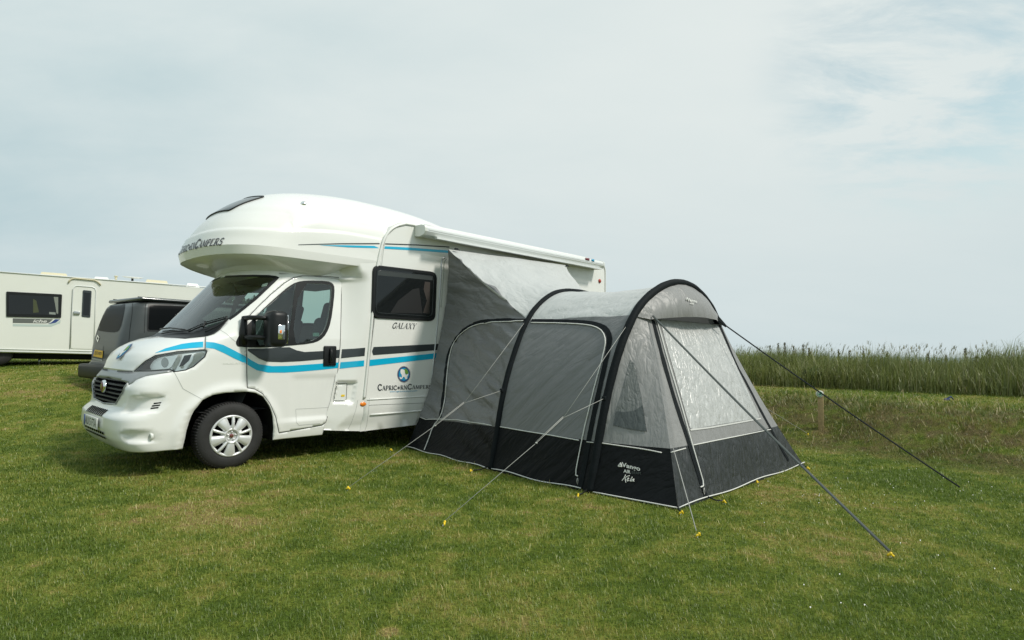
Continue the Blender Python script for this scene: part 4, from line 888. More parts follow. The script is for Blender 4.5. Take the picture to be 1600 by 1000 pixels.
ARMP = [tuple(side_pt(*p, y=.05)[[0, 2]]) for p in [(520, 392), (534, 394), (547, 398.5), (557, 407), (564, 419), (567, 433)]]; ARM_IN = ARMP + [(.9, 2.2), (.9, 2.4)]; ARMP = ARMP + ARMP[-2:0:-1]
def trans_y(x, z):
    t_ = (x - seam_x(z)) / .40; base = CYL + float(Wz(z)) - .012; y = base + (CB_Y - .004 - base) * sstep(t_ * 1.05) ** .85 if t_ > 0 else base
    if z > 2.19:
        e = float(distpoly(np.array([[x, z]]), ARMP)[0]); full_ = CB_Y - .005
        ya = full_ - (full_ - base) * float(sstep(e / .20)) if inpoly([[x, z]], ARM_IN)[0] else full_
        y = lerp_(y, ya, float(sstep((z - 2.19) / .17)))
    return float(min(y, coach_y(x, z) - .003) if z < .7 else y)
V = []; insF = inpoly(S4, FILL); dF = distpoly(S4, FILL)
for (a, b_), q_, d_ in zip(S4, insF, dF): V.append(w(a, trans_y(a, b_) - (.045 * float(sstep(d_ / .03)) if q_ else 0), b_))
tpo = mk('flared_side_panel', V, [f for f in T4], 'white', mh); TRN = bvh_of(V, T4)
mk('flared_side_panel', mirror_pts(V), [f[::-1] for f in T4], 'white', mh)
lay(TRN, 'filler_flap', [(525, 597), (540.5, 597), (539, 625.5), (520.5, 625.5)], 'white', off=.02, step=3)
seam(TRN, 'flap_gap', [(524.5, 597), (541.5, 596.8), (540, 626.5), (519.5, 626.8)], 'seam', .007, .021)
lay(TRN, 'warning_sticker', [(532.5, 616.5), (538, 616.5), (537.6, 619.5), (532.3, 619.6)], 'yellow', off=.024, step=2)
# mouldings
tm = MB()
def sideline(pix, y=CB_Y + .004): return [onplane(px, py, w(0, y, 0), VY) for px, py in densify(smoothpoly(pix, 2, False), 4, False)]
trimP = [(569, 622), (577, 545), (583, 480), (587, 430), (594, 392), (603, 366), (617, 353.5), (634, 349.5)]
tm.tube(sideline(trimP) + [w(x, CB_Y + .004, 3.09) for x in np.arange(2.5, 6.7, .3)] + [w(RX - .2 + .2 * cos(a), CB_Y + .004, 2.9 + .195 * sin(a)) for a in np.linspace(pi / 2, 0, 8)] + [w(RX, CB_Y + .004, z) for z in (2.5, 1.8, 1., .5)], .017, 8)
tm.build('body_trim', 'white', mh)
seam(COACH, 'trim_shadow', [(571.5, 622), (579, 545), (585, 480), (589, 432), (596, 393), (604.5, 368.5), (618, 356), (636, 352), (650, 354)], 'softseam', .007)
seam(TRN, 'panel_joint', [(536, 433), (566, 433)], 'softseam', .006)
seam(COACH, 'skirt_joint', [(576, 634), (580, 633), (659, 629.8), (672, 629)], 'seam', .004)
seam(COACH, 'skirt_joint', [(577, 622), (576, 640), (573, 664), (570, 673)], 'softseam', .005)
seam(TRN, 'skirt_joint', [(559, 625), (556, 640), (549, 660), (541, 676)], 'softseam', .005)
sk = MB(); sk.tube([w(x, coach_y(x, .475) + .002, .472) for x in np.arange(1.72, 6.9, .2)], .012, 6); sk.tube([w(x, CB_Y + .004, .672) for x in np.arange(1.66, 6.9, .2)], .009, 6); sk.build('skirt_rib', 'white', mh)
mkr = MB(); h = hit(TRN, 567.5, 631.5) or hit(COACH, 570, 631.5); c_ = h[0]; V = []
n_ = 20; V = [c_ + VY * .016]; rings = [(.5, .014), (.85, .008), (1, -.008)]
for r_, dy in rings: V += [c_ + VY * dy + UX * .052 * r_ * cos(a) + ZZ * .031 * r_ * sin(a) for a in [2 * pi * i / n_ for i in range(n_)]]
F_ = [(0, 1 + i, 1 + (i + 1) % n_) for i in range(n_)] + [(1 + r_ * n_ + i, 1 + (r_ + 1) * n_ + i, 1 + (r_ + 1) * n_ + (i + 1) % n_, 1 + r_ * n_ + (i + 1) % n_) for r_ in range(2) for i in range(n_)]
mkr.add(V, F_); mkr.build('marker_lamp', 'orange', mh)
# coach window: rubber frame with dark pane, hinged look
def rrect(q, r, n=6):
    """rounded quad in pixels from corners TL TR BR BL (any order around)"""
    o = []; L = len(q)
    for i in range(L):
        p = np.array(q[i], float); a = np.array(q[i - 1], float) - p; b_ = np.array(q[(i + 1) % L], float) - p; a /= np.linalg.norm(a); b_ /= np.linalg.norm(b_)
        for k in range(n + 1):
            t_ = k / n; P0, P1, P2_ = p + a * r, p, p + b_ * r; o.append(tuple((1 - t_) ** 2 * P0 + 2 * t_ * (1 - t_) * P1 + t_ * t_ * P2_))
    return o
def slab(name, pix, y0, y1, m, parent=mh, bev=.0):
    """traced outline extruded between two offsets from the side wall"""
    P = [side_pt(px, py, y1) for px, py in pix]; n_ = len(P); c_ = np.mean([[p[0], p[2]] for p in P], 0)
    V = [w(p[0], y0, p[2]) for p in P] + [w(p[0], y1 - bev, p[2]) for p in P] + [w(c_[0] + (p[0] - c_[0]) * (1 - bev * 2.2), y1, c_[1] + (p[2] - c_[1]) * (1 - bev * 2.2)) for p in P]
    F_ = [(i, (i + 1) % n_, n_ + (i + 1) % n_, n_ + i) for i in range(n_)] + [(n_ + i, n_ + (i + 1) % n_, 2 * n_ + (i + 1) % n_, 2 * n_ + i) for i in range(n_)] + [tuple(range(2 * n_, 3 * n_))]
    o = mk(name, V, F_, m, parent, False); return o
WQ = [(583.8, 413.3), (684, 425.2), (681, 502.3), (581.2, 496.8)]
wf = slab('side_window', rrect(WQ, 11), CB_Y - .01, CB_Y + .022, 'black', bev=.012)
WP = [(588.5, 418.5), (680, 429), (677.5, 497.5), (586, 491.5)]
slab('window_pane', rrect(WP, 8), CB_Y + .02, CB_Y + .0265, 'blackglass', wf)
seam_ = MB(); P = [side_pt(*p, y=CB_Y + .028) for p in rrect([(590.5, 422), (678, 431.5), (675, 494.5), (588, 488.5)], 7)]; seam_.tube([w(p[0], CB_Y + .0265, p[2]) for p in P], .0035, 5, closed=True); seam_.build('inner_seal', 'dgrey', wf)
# curtain and trim glimpsed in the pane
for nm, q, m in (('blind_rail', [(590.5, 422.5), (676, 431.5), (675.8, 438), (590.4, 430)], mat('blind_grey', (.035, .043, .043), .5)), ('curtain', [(664, 440), (672, 441), (671, 490), (661, 489), (667, 470), (662, 452)], mat('curtain_brown', (.04, .032, .028), .6)), ('seat_back', [(610, 489), (622, 470), (645, 452), (655, 450), (660, 489.5)], mat('dim_interior', (.006, .007, .008), .6))):
    slab(nm, q, CB_Y + .0265, CB_Y + .0275, m, wf)
# habitation door edge showing beside the annexe
dd = MB(); dd.tube(sideline([(696, 402), (691, 404), (689.5, 412), (689, 430), (684, 500), (674, 600), (668, 640)], CB_Y + .006), .012, 6); dd.build('habitation_door_frame', 'silver', mh)
dd = MB(); dd.tube(sideline([(698, 405), (694, 408), (693, 430), (689, 480)], CB_Y + .006), .006, 5); dd.build('door_edge', 'softseam', mh)
# stripes and lettering on coach and pod
def layc(bv, nm, pg, m, off=.003): return lay(bv, nm, pg, m, off=off, step=5)
layc(COACH, 'charcoal_stripe', [(574.3, 542.6), (630, 540), (682, 537.4), (700, 536.5), (700, 545.2), (680.5, 547.2), (630, 551.5), (573.6, 555.6)], 'dgrey')
layc(COACH, 'blue_stripe', [(573, 562.6), (620, 558), (679, 552), (700, 549.8), (700, 558), (677, 560.6), (620, 567), (572.4, 572.6)], 'blue')
lay(TRN, 'charcoal_stripe', [(534.2, 545.7), (552, 544.8), (570.5, 543.2), (569.5, 556.2), (550, 558), (532.8, 559.8)], 'dgrey', off=.003, step=3)
lay(TRN, 'blue_stripe', [(532, 566), (550, 564.6), (569, 563), (568.4, 572.2), (550, 574), (530.6, 576.2)], 'blue', off=.003, step=3)
lay(COACH, 'blue_stripe', [(597.5, 384.6), (640, 386.8), (702, 391.4), (702, 395.4), (650, 391.5), (596.5, 388.4)], 'blue', off=.003, step=4)
lay(COACH, 'charcoal_line', [(598, 380), (650, 381.8), (702, 385.2), (702, 387), (650, 383.6), (598, 381.8)], 'dgrey', off=.003, step=4)
lay(POD, 'blue_stripe', [(497.5, 383), (540, 383.2), (592, 384.4), (591, 388), (545, 386.4)], 'blue', off=.004, step=3)
lay(POD, 'charcoal_line', [(466, 382), (530, 380), (593, 379.8), (593, 381.6), (530, 381.6), (466, 382.9)], 'dgrey', off=.004, step=3)
# pod crease shadow line, skylight, clearance lamp
def letter(bv, runs, q, m='ink', parent=mh, slant=0, off=.005, name='lettering', wt=1.25):
    S, W_ = serif_text(runs, slant, wt=wt); H_ = max(h_ for _, h_ in runs); f = quadmap(bv, q, off); V, Fc = strokes_mesh(S, W_, H_, f); return mk(name, V, Fc, m, parent, False)
CAP = [('C', 1.3), ('APRIC', 1.), ('*', 1.), ('RN', 1.), ('C', 1.3), ('AMPERS', 1.)]
def pod_front(y, z, off=.006):
    r = POD.ray_cast(Vector(w(-3, y, z)), Vector(UX)); n = np.array(r[1]); n = -n if n @ UX > 0 else n; return np.array(r[0]) + n * off
ya_ = np.linspace(-2.0, -.14, 120); pa_ = np.array([pod_front(y, 2.55) for y in ya_]); sa_ = np.concatenate([[0], np.cumsum(np.linalg.norm(np.diff(pa_, axis=0), axis=1))]); s1_ = np.interp(-.285, ya_, sa_)
S, W_ = serif_text(CAP, 0, wt=1.3); k_ = .087; V, Fc = strokes_mesh(S, 1, 1, lambda a, b_: pod_front(np.interp(s1_ - (W_ - a) * k_, sa_, ya_), 2.502 + b_ * k_)); mk('overcab_lettering', V, Fc, 'ink', mh, False)
letter(COACH, CAP, [(590, 610.2), (674, 606.8), (674.5, 600), (590, 600.5)], name='side_lettering')
letter(COACH, [('GALAXY', 1.)], [(611.8, 513), (649, 514.2), (650.5, 505.4), (613.6, 504.0)], slant=.22, wt=1.0, name='model_lettering')
V, Fc = sans_text('www.capricorncampers.com', quadmap(COACH, [(609, 613.8), (651.5, 612.2), (651.5, 609.4), (609, 610.8)], .004)); mk('web_address', V, Fc, 'badgeblue', mh, False)
emblem(COACH, 630.8, 584.8, 10.2, 12.8, 0, mh)
ny_, nz_ = 21, 17; V = []
for jz in range(nz_):
    for iy in range(ny_):
        f = iy / (ny_ - 1) * 2 - 1; g_ = jz / (nz_ - 1); hw = .43 - .05 * abs(2 * g_ - 1) ** 6; V.append(pod_front(CYL + f * hw, 2.995 + .255 * g_ + .02 * (1 - f * f), .009))
Fs = [(a + b_ * ny_, a + 1 + b_ * ny_, a + 1 + (b_ + 1) * ny_, a + (b_ + 1) * ny_) for b_ in range(nz_ - 1) for a in range(ny_ - 1)]
sky_ = mk('roof_window', V, Fs, mat('skylight_glass', (.05, .065, .07), .08, spec=.6), mh); sb = MB(); sb.tube([np.array(V[i]) for i in list(range(ny_)) + [ny_ - 1 + k * ny_ for k in range(1, nz_)] + [(nz_ - 1) * ny_ + k for k in range(ny_ - 2, -1, -1)] + [k * ny_ for k in range(nz_ - 2, 0, -1)]], .009, 5, closed=True); sb.build('window_seal', 'black', sky_)
h = hit(POD, 474.5, 318.5)
cl = MB(); cl.lathe([(0, .03), (.022, .026), (.034, .012), (.036, -.01)], h[0], h[1], 16); cl.build('clearance_lamp', 'chrome', mh)
# wound-in awning cassette along the roof edge
ca = MB(); prof = [(.005, 2.925), (.13, 2.915), (.215, 2.93), (.245, 2.975), (.245, 3.02), (.225, 3.055), (.15, 3.075), (.005, 3.075)]
x0_, x1_ = 2.40, 6.62
for j, (xa, xb) in enumerate(((x0_, x1_),)):
    P = [w(xa, CB_Y + a, b_) for a, b_ in prof] + [w(xb, CB_Y + a, b_) for a, b_ in prof]; k_ = len(prof); ca.add(P, [(i, (i + 1) % k_, k_ + (i + 1) % k_, k_ + i) for i in range(k_)] + [tuple(range(k_))[::-1], tuple(range(k_, 2 * k_))])
ca.box(w((x0_ + x1_) / 2, CB_Y + .247, 3.0), (x1_ - x0_) / 2 - .03, .004, .006, AXV); ca.box(w((x0_ + x1_) / 2 + .05, CB_Y + .235, 2.905), (x1_ - x0_) / 2 - .12, .022, .014, AXV)
cao = ca.build('awning_cassette', 'alu', mh, smooth=False)
k_ = len(prof)
for xa, s_ in ((x0_, -1), (x1_, 1)):
    ec = MB(); P = [w(xa, CB_Y + a * 1.02, 2.995 + (b_ - 2.995) * 1.08) for a, b_ in prof] + [w(xa + s_ * .035, CB_Y + a, b_) for a, b_ in prof]; ec.add(P, [(i, (i + 1) % k_, k_ + (i + 1) % k_, k_ + i) for i in range(k_)] + [tuple(range(k_, 2 * k_)), tuple(range(k_))])
    ec.build('end_cap', 'trim', cao, smooth=False)
for i, m in enumerate(('dkred', 'badgeblue')):
    b_ = MB(); b_.box(w(6.10 + i * .17, CB_Y + .249, 3.035), .06 - .02 * i, .003, .022, AXV); b_.build('maker_mark', m, cao)
rr_ = MB(); rr_.tube([w(x, CB_Y - .07, 3.13) for x in np.arange(2.6, 6.8, .3)], .025, 8); rr_.build('roof_rail', 'white', mh)
tl_ = MB(); c_ = w(6.83, CB_Y + .002, 2.72); tl_.lathe([(0, .028), (.02, .026), (.035, .016), (.042, 0)], c_, VY, 16); tl_.build('rear_marker_lamp', 'redl', mh)

# ------------------------------------------------------------ awning tent
from mathutils import noise as mnoise
tent = empty('awning_tent', w(3.4, 2.6, 0), 'grey and black inflatable drive-away awning joined to the side of the white motorhome', 'awning', None)
LW_ = VY * .72 + ZZ * .69; LT_ = VY * .93 - ZZ * .30
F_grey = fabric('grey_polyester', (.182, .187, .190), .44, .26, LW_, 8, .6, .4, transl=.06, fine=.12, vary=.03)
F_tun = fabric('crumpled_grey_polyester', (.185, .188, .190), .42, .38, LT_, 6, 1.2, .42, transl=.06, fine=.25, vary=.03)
F_front = fabric('sunlit_grey_polyester', (.265, .266, .263), .44, .24, ZZ, 10, 1.2, .4, transl=.08, fine=.12)  # same grey cloth as the walls, sunlight painted in as a paler base
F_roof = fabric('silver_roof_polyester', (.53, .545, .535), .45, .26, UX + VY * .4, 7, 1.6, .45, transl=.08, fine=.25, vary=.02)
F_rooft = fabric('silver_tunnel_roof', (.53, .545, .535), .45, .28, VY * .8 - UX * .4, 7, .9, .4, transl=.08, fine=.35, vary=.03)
F_black = fabric('black_skirt_polyester', (.0065, .0078, .0088), .5, .35, LW_, 8, 1.2, .14, fine=.15)
F_blackf = fabric('sunlit_black_polyester', (.027, .031, .032), .42, .40, ZZ * .95 + UX * .1, 9, 1.4, .4, fine=.2)  # the black skirt cloth again, sun and sheen put into a lighter base
F_pvc = fabric('crumpled_silver_blind', (.46, .47, .46), .32, .42, ZZ * .93 + UX * .18, 13, 1.5, .5, coat=.2, transl=.05, fine=.08)
F_mesh = fabric('smoked_window_film', (.050, .060, .058), .25, .4, ZZ, 13, 1.6, .5, coat=.25)
def pl_t(px, py, y0, slope=0.0):
    """photo pixel on the plane y = y0 + slope*z"""
    n = VY - ZZ * slope; return loc(onplane(px, py, w(0, y0, 0), n))
# arch curves (left foot to apex traced, right side mirrored)
def arch_curve(leftpx, y0, slope, xc):
    P = [pl_t(px, py, y0, slope) for px, py in leftpx]; P[0][2] = 0.0
    P = [(p[0], p[2]) for p in P]; return P
A2 = arch_curve([(921, 772), (935, 690), (948, 620), (966, 550), (986, 500), (1000, 476), (1020, 456), (1045, 442)], 3.42, .07, 3.5)
A2 = [(x, z) for x, z in A2]; xc2 = 3.50
A1 = arch_curve([(766, 735), (776, 680), (787, 610), (804, 550), (825, 497), (845, 472), (870, 455), (903, 446)], 2.02, .03, 3.5)
def full(P, xc):
    P = [p for p in P if p[0] < xc - .05]; top = max(p[1] for p in P); z_ = min(2.26, top + .035); return P + [(xc, z_)] + [(2 * xc - x, z) for x, z in P[::-1]]
A1f, A2f = full(A1, 3.52), full(A2, xc2)
def sec_curve(P, n=200):
    """smooth polyline sampled by arc length"""
    Q = smoothpoly([tuple(p) for p in P], 3, False); Q = np.array(Q); L = np.concatenate([[0], np.cumsum(np.linalg.norm(np.diff(Q, axis=0), axis=1))]); return Q, L
def at_t(P, t, zmud=.47, zeave=1.70):
    """t: 0 foot, .12 skirt line, .32 eave, .5 top, mirrored beyond"""
    Q, L = P; apex = int(np.argmax(Q[:, 1])); right = t > .5; tt = 1 - t if right else t
    H = Q[:apex + 1] if not right else Q[apex:][::-1]; LL = np.concatenate([[0], np.cumsum(np.linalg.norm(np.diff(H, axis=0), axis=1))])
    lm = np.interp(zmud, H[:, 1], LL); le = np.interp(zeave, H[:, 1], LL); l_ = np.interp(tt, [0, .12, .32, .5], [0, lm, le, LL[-1]])
    return np.array([np.interp(l_, LL, H[:, k]) for k in range(H.shape[1])])
S1, S2_ = sec_curve(A1f), sec_curve(A2f)
# section at the motorhome
EA = [((635, 700), .17), ((655, 652), .14), ((670, 610), .13), ((679, 565), .12), ((688, 520), .12), ((697, 470), .14), ((700, 430), .2), ((700, 389), .27)]
EAp = [loc(onplane(p[0], p[1], w(0, y, 0), VY)) for p, y in EA]; EAp[0][2] = 0.0
ER = loc(onplane(884, 413.5, w(0, .29, 0), VY)); 
def secA(t):
    if t <= .32:
        tt = [0, .12, .15, .19, .22, .26, .29, .32]; return np.array([np.interp(t, tt, [p[k] for p in EAp]) for k in range(3)])
    if t <= .68:
        f = (t - .32) / .36; p = EAp[-1] * (1 - f) + ER * f; return p
    f = (t - .68) / .32; foot = np.array([6.35, .17, 0.]); p = ER * (1 - f) + foot * f; p[0] += .12 * sin(pi * f); return p
def sec1(t): q = at_t(S1, t); return np.array([q[0], 2.02 + .03 * q[1], q[1]])
def sec2(t): q = at_t(S2_, t); return np.array([q[0], 3.42 + .07 * q[1], q[1]])
def folds(p, amp, sc=(1, 1, 1), seed=0., det=4):
    q = Vector((p[0] * sc[0] + seed, p[1] * sc[1] + seed * .7, p[2] * sc[2])); a = mnoise.noise(q); b_ = mnoise.noise(q * 2.3 + Vector((3.1, 0, 0))); c_ = mnoise.noise(q * 5.1)
    return amp * ((1 - abs(a) * 2.2) * .6 + .35 * (1 - 2 * abs(b_)) + .18 * c_)
def strip(name, f, us, ts, m, dispf=None, parent=tent, zones=None):
    """surface f(u,t) -> van-frame point, meshed on a grid; zones(t,u)->material index"""
    nu, nt_ = len(us), len(ts); G = np.array([[f(u_, t_) for u_ in us] for t_ in ts])
    if dispf is not None:
        du = np.gradient(G, axis=1); dv = np.gradient(G, axis=0); nn_ = np.cross(du, dv); nn_ /= np.linalg.norm(nn_, axis=2, keepdims=True) + 1e-9
        for j in range(nt_):
            for i in range(nu): G[j, i] += nn_[j, i] * dispf(us[i], ts[j], G[j, i])
    V = [w(*G[j, i]) for j in range(nt_) for i in range(nu)]; Fs = [(j * nu + i, j * nu + i + 1, (j + 1) * nu + i + 1, (j + 1) * nu + i) for j in range(nt_ - 1) for i in range(nu - 1)]
    mi = None
    if zones: mi = [zones(.5 * (us[i] + us[i + 1]), .5 * (ts[j] + ts[j + 1])) for j in range(nt_ - 1) for i in range(nu - 1)]
    if name is None: return V, Fs, mi
    return mk(name, V, Fs, m, parent, True, mi), V, Fs
def lerp(a, b_, u_): return a * (1 - u_) + b_ * u_
TSr = np.unique(np.concatenate([np.linspace(0, .12, 9), np.linspace(.12, .32, 56), np.linspace(.32, .68, 80), np.linspace(.68, .88, 14), np.linspace(.88, 1, 5)]))
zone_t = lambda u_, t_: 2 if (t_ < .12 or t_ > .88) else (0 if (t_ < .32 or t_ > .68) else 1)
def tun(u_, t_):
    a, b_ = secA(t_), sec1(t_); s_ = u_
    p = lerp(a, b_, s_); 
    if t_ < .32: p = p + np.array([.05, 0, 0]) * sin(pi * u_) * (t_ / .32)       # slack cloth curves inward
    if .32 <= t_ <= .68: p[2] -= .05 * sin(pi * u_)
    if t_ < .05: p[2] = max(p[2], .01) + .02 * sin(pi * u_ * 3) ** 2 * (t_ < .01)
    return p
def d_tun(u_, t_, p):
    e = min(1, 8 * u_ + .2, 8 * (1 - u_) + .15) * min(1, t_ * 20)
    if t_ < .32: return e * folds((p[0] * .5, p[1] * .9 - p[2] * .2, p[2] * 1.9 + p[1] * .65), .055, (1.0, .9, 2.4), 2.) + e * .010 * sin(38 * p[2] + 5 * p[1]) * math.exp(-u_ * 8)
    return e * folds((p[0] * .8 + p[1] * .5, p[1] * .5, p[2]), .040, (1.5, 1.2, 1.0), 5.)
def body_f(u_, t_):
    p = lerp(sec1(t_), sec2(t_), u_)
    if .32 < t_ < .68: p[2] -= .035 * sin(pi * u_) * min(1, (min(t_, 1 - t_) - .32) / .06)
    return p
def d_body(u_, t_, p):
    e = min(1, 7 * u_ + .1, 7 * (1 - u_) + .1) * min(1, t_ * 20)
    if t_ < .32: return e * (folds((p[0] * .4, (p[1] * .72 + p[2] * .69) * .55, (p[2] * .72 - p[1] * .69) * 1.5), .013, (1, .8, 3.0), 8.))
    return e * folds((p[0], p[1] * .8, p[2]), .022, (2.2, 1.4, 2.2), 11.)
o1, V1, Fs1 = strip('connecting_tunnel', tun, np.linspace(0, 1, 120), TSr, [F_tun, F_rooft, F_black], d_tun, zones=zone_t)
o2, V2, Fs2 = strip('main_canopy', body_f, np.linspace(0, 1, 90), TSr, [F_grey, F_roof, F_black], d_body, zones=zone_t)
# front: two side triangles, face and hood
c1_, c2_ = np.array([2.02, 4.29, 0.]), np.array([5.0, 4.35, 0.]); TL, TR = np.array([2.70, 3.585, 1.68]), np.array([4.40, 3.60, 1.70])
def ridge(a, b_, z, bow=.03):
    f = z / b_[2]; p = lerp(a, b_, f); p[1] += bow * sin(pi * f); return p
zs_ = np.unique(np.concatenate([np.linspace(0, .47, 12), np.linspace(.47, 1.68, 34)]))
def tri_l(u_, z):
    q = S2_[0]; apex = int(np.argmax(q[:, 1])); H = q[:apex + 1]; xx = np.interp(z, H[:, 1], H[:, 0]); a = np.array([xx, 3.42 + .07 * z, z]); b_ = ridge(c1_, TL, min(z, 1.68)); return lerp(a, b_, u_)
def ridge_r(z):
    f = z / TR[2]; p = ridge(c2_, TR, z); p[0] -= .19 * sin(pi * min(1, f)) ** .85; return p
def tri_r(u_, z):
    a = tri_l(0, z); a[0] = 2 * xc2 - a[0] - .04; return lerp(a, ridge_r(min(z, 1.69)), u_)
def d_tri(u_, t_, p): e = min(1, 8 * u_ + .1, 8 * (1 - u_) + .1) * min(1, t_ * 6); return e * folds((p[0], p[1] * 2, p[2]), .012, (1, 1.2, 1.6), 21.)
ztz = lambda u_, t_: 1 if t_ < .47 else 0
o3, V3, Fs3 = strip('side_gusset', tri_l, np.linspace(0, 1, 26), zs_, [F_front, F_black], d_tri, zones=ztz)
o4, V4, Fs4 = strip('side_gusset', tri_r, np.linspace(0, 1, 12), zs_, [F_front, F_blackf], d_tri, zones=ztz)
def face(u_, z):
    f = z / 1.69; a = ridge(c1_, TL, z); b_ = ridge_r(z); p = lerp(a, b_, u_); p[1] += .05 * sin(pi * u_) * sin(pi * min(1, f)); return p
def d_face(u_, t_, p): e = min(1, 10 * u_, 10 * (1 - u_)) * min(1, t_ * 8); return e * folds((p[0] * 1.2, p[1], p[2] * .8), .014, (2.6, 1, 1.2), 31.)
o5, V5, Fs5 = strip('front_wall', face, np.linspace(0, 1, 70), zs_, [F_front, F_blackf], d_face, zones=ztz)
def hood(u_, v_):
    t_ = .318 + .364 * u_; a = sec2(t_); o_ = np.array([a[0] - 3.5, 0, a[2] - 1.2]); o_ /= np.linalg.norm(o_); a = a + o_ * .052 * sstep((u_ - .30) / .25) - np.array([0, .05, 0]) * sstep((u_ - .30) / .25); q = lerp(TL, TR, u_) + np.array([0, .05, -.02]); bow = .10 * sin(pi * u_); q = q + np.array([0, bow * .6, -.0 + .05 * sin(pi * u_)])
    p = lerp(a, q, v_); p[1] += .10 * sin(pi * v_ * .8) * sin(pi * u_); return p
def d_hood(u_, v_, p): e = min(1, 8 * u_ + .05, 8 * (1 - u_) + .05) * min(1, v_ * 5); return e * (folds((p[0] * 1.5, p[1], p[2] * .6), .012, (2.4, 1, 1.4), 41.) + .006 * sin(p[0] * 21) * v_)
o6, V6, Fs6 = strip('front_hood', hood, np.linspace(0, 1, 50), np.linspace(0, 1, 18), [F_front], d_hood)
TENT = bvh_of(list(V1) + list(V2) + list(V3) + list(V5) + list(V6), [tuple(x + o for x in f) for Fs, o in ((Fs1, 0), (Fs2, len(V1)), (Fs3, len(V1) + len(V2)), (Fs5, len(V1) + len(V2) + len(V3)), (Fs6, len(V1) + len(V2) + len(V3) + len(V5))) for f in Fs])
FACE = bvh_of(V5, Fs5); GUS = bvh_of(V3, Fs3); WALL = bvh_of(list(V1) + list(V2), list(Fs1) + [tuple(x + len(V1) for x in f) for f in Fs2]); HOOD = bvh_of(V6, Fs6)
# inflatable beams in black sleeves
def beam(sec, r, name, n=90):
    ts = np.linspace(.0, 1, n); P = [w(*(sec(t_) + np.array([0, 0, .0]))) for t_ in ts]; P[0] = P[0] + ZZ * .01
    cen_ = w(3.5, sec(.5)[1], .9); rr = [r * (.75 + .25 * min(1, k / 5, (n - 1 - k) / 5)) * (1 + .03 * sin(k * 1.7)) for k in range(n)]
    b_ = MB(); b_.tube(P, rr, 14); return b_.build(name, 'tape', tent)
beam(sec1, .036, 'air_beam'); bm2 = beam(sec2, .041, 'air_beam')
# white reflective piping: skirt line and foot of the walls
def para_ribbon(pts, wd, nrm_hint, nm, m='piping'):
    V, Fc = ribbon(pts, [nrm_hint] * len(pts), wd); return mk(nm, V, Fc, m, tent)
pp = MB()
def offout(p, d=.006): c_ = np.array([3.5, min(p[1], 3.2), p[2]]); v_ = p - c_; v_ /= np.linalg.norm(v_); return w(*(p + v_ * d))
ln = [offout(tun(u_, .12) + 0, .02) for u_ in np.linspace(.0, .98, 30)]
pp.tube([hit(WALL, *p)[0] + hit(WALL, *p)[1] * .006 for p in densify([(656.5, 652), (666, 655.5), (690, 655), (715, 656.5), (740, 660), (769, 665)], 6, False) if hit(WALL, *p)], .0055, 5)
pp.build('skirt_piping', 'piping', tent)
for bv, px_ in ((WALL, [(777, 666), (820, 673.5), (860, 680), (905, 688)]), (WALL, [(917, 690.5), (928, 691.5)]), (GUS, [(938, 692), (965, 696), (1000, 701), (1020, 704.5), (1034, 707.5)]), (FACE, [(1040, 708.8), (1048, 707), (1071, 700.5)]), (FACE, [(1081, 696), (1120, 688), (1160, 680), (1204, 671)])):
    q_ = line_on(bv, px_, 5, .003)
    if len(q_) > 1: b_ = MB(); b_.tube(q_, .0055, 5); b_.build('skirt_piping', 'piping', tent)
ft = MB(); base = [w(*(lerp(secA(0), sec1(0), u_))) for u_ in np.linspace(0, 1, 16)]
for P in ([b_ - UX * .012 + ZZ * .022 * (1 + sin(i * 1.1) * .4) for i, b_ in enumerate(base)], [w(*lerp(sec1(0), sec2(0), u_)) - UX * .008 + ZZ * (.02 + .012 * sin(u_ * 9)) for u_ in np.linspace(.02, .93, 18)], [w(*lerp(sec2(0), c1_, u_)) - UX * .008 + ZZ * .02 for u_ in np.linspace(.05, 1, 10)], [w(*lerp(c1_, c2_, u_)) + VY * .01 + ZZ * (.022 + .01 * sin(u_ * 14)) for u_ in np.linspace(0, 1, 30)]):
    b_ = MB(); b_.tube(P, .0058, 5); b_.build('hem_piping', 'piping', tent)
# zip tapes and their piping, traced on the cloth
def tapes(bv, pix, wd, nm='zip_tape', m='tape', off=.006, sm=1):
    vs, fs = ribbon_on(bv, smoothpoly(pix, sm, False), wd, off, 3.); return mk(nm, vs, fs, m, tent)
def pipe(bv, pix, r=.0065, off=.010, sm=1):
    q_ = line_on(bv, smoothpoly(pix, sm, False), 4, off); b_ = MB(); b_.tube(q_, r, 5); return b_.build('door_piping', 'piping', tent)
tapes(WALL, [(820, 501), (785, 500.5), (757.6, 501.8), (738, 507), (719, 520), (705, 541), (698.4, 560), (696, 585.6), (692, 624), (688, 653)], .055)
pipe(WALL, [(818, 502), (770, 503.5), (748, 506), (729, 514.5), (713, 529), (704, 549), (699, 585.6), (697, 617.6), (693, 640), (687, 655), (677.6, 665.6), (671, 685), (661, 710)])
tapes(WALL, [(830, 502), (876, 502.5), (917.6, 504.5), (934, 508), (947, 514), (953, 526), (952, 540), (946, 568), (938, 604), (929, 644), (921, 684), (911, 740), (906, 762)], .06)
pipe(WALL, [(830, 504.8), (880, 505.5), (920, 508), (938, 514), (946, 525), (946.5, 540), (940, 568), (932, 595), (923, 632), (914, 668), (906, 708), (899.5, 742), (904, 744)])
tapes(FACE, [(1020, 500), (1030, 540), (1044, 592), (1060, 645), (1076, 692), (1089, 735), (1098, 764), (1106, 783)], .062)
pipe(FACE, [(1026, 503), (1040, 555), (1060, 622), (1080, 694), (1090, 728), (1099, 759), (1093, 761.5)])
tapes(FACE, [(1123, 506), (1133, 528), (1148, 566), (1170, 606), (1190, 645), (1204, 670), (1220, 700), (1232, 720)], .05)
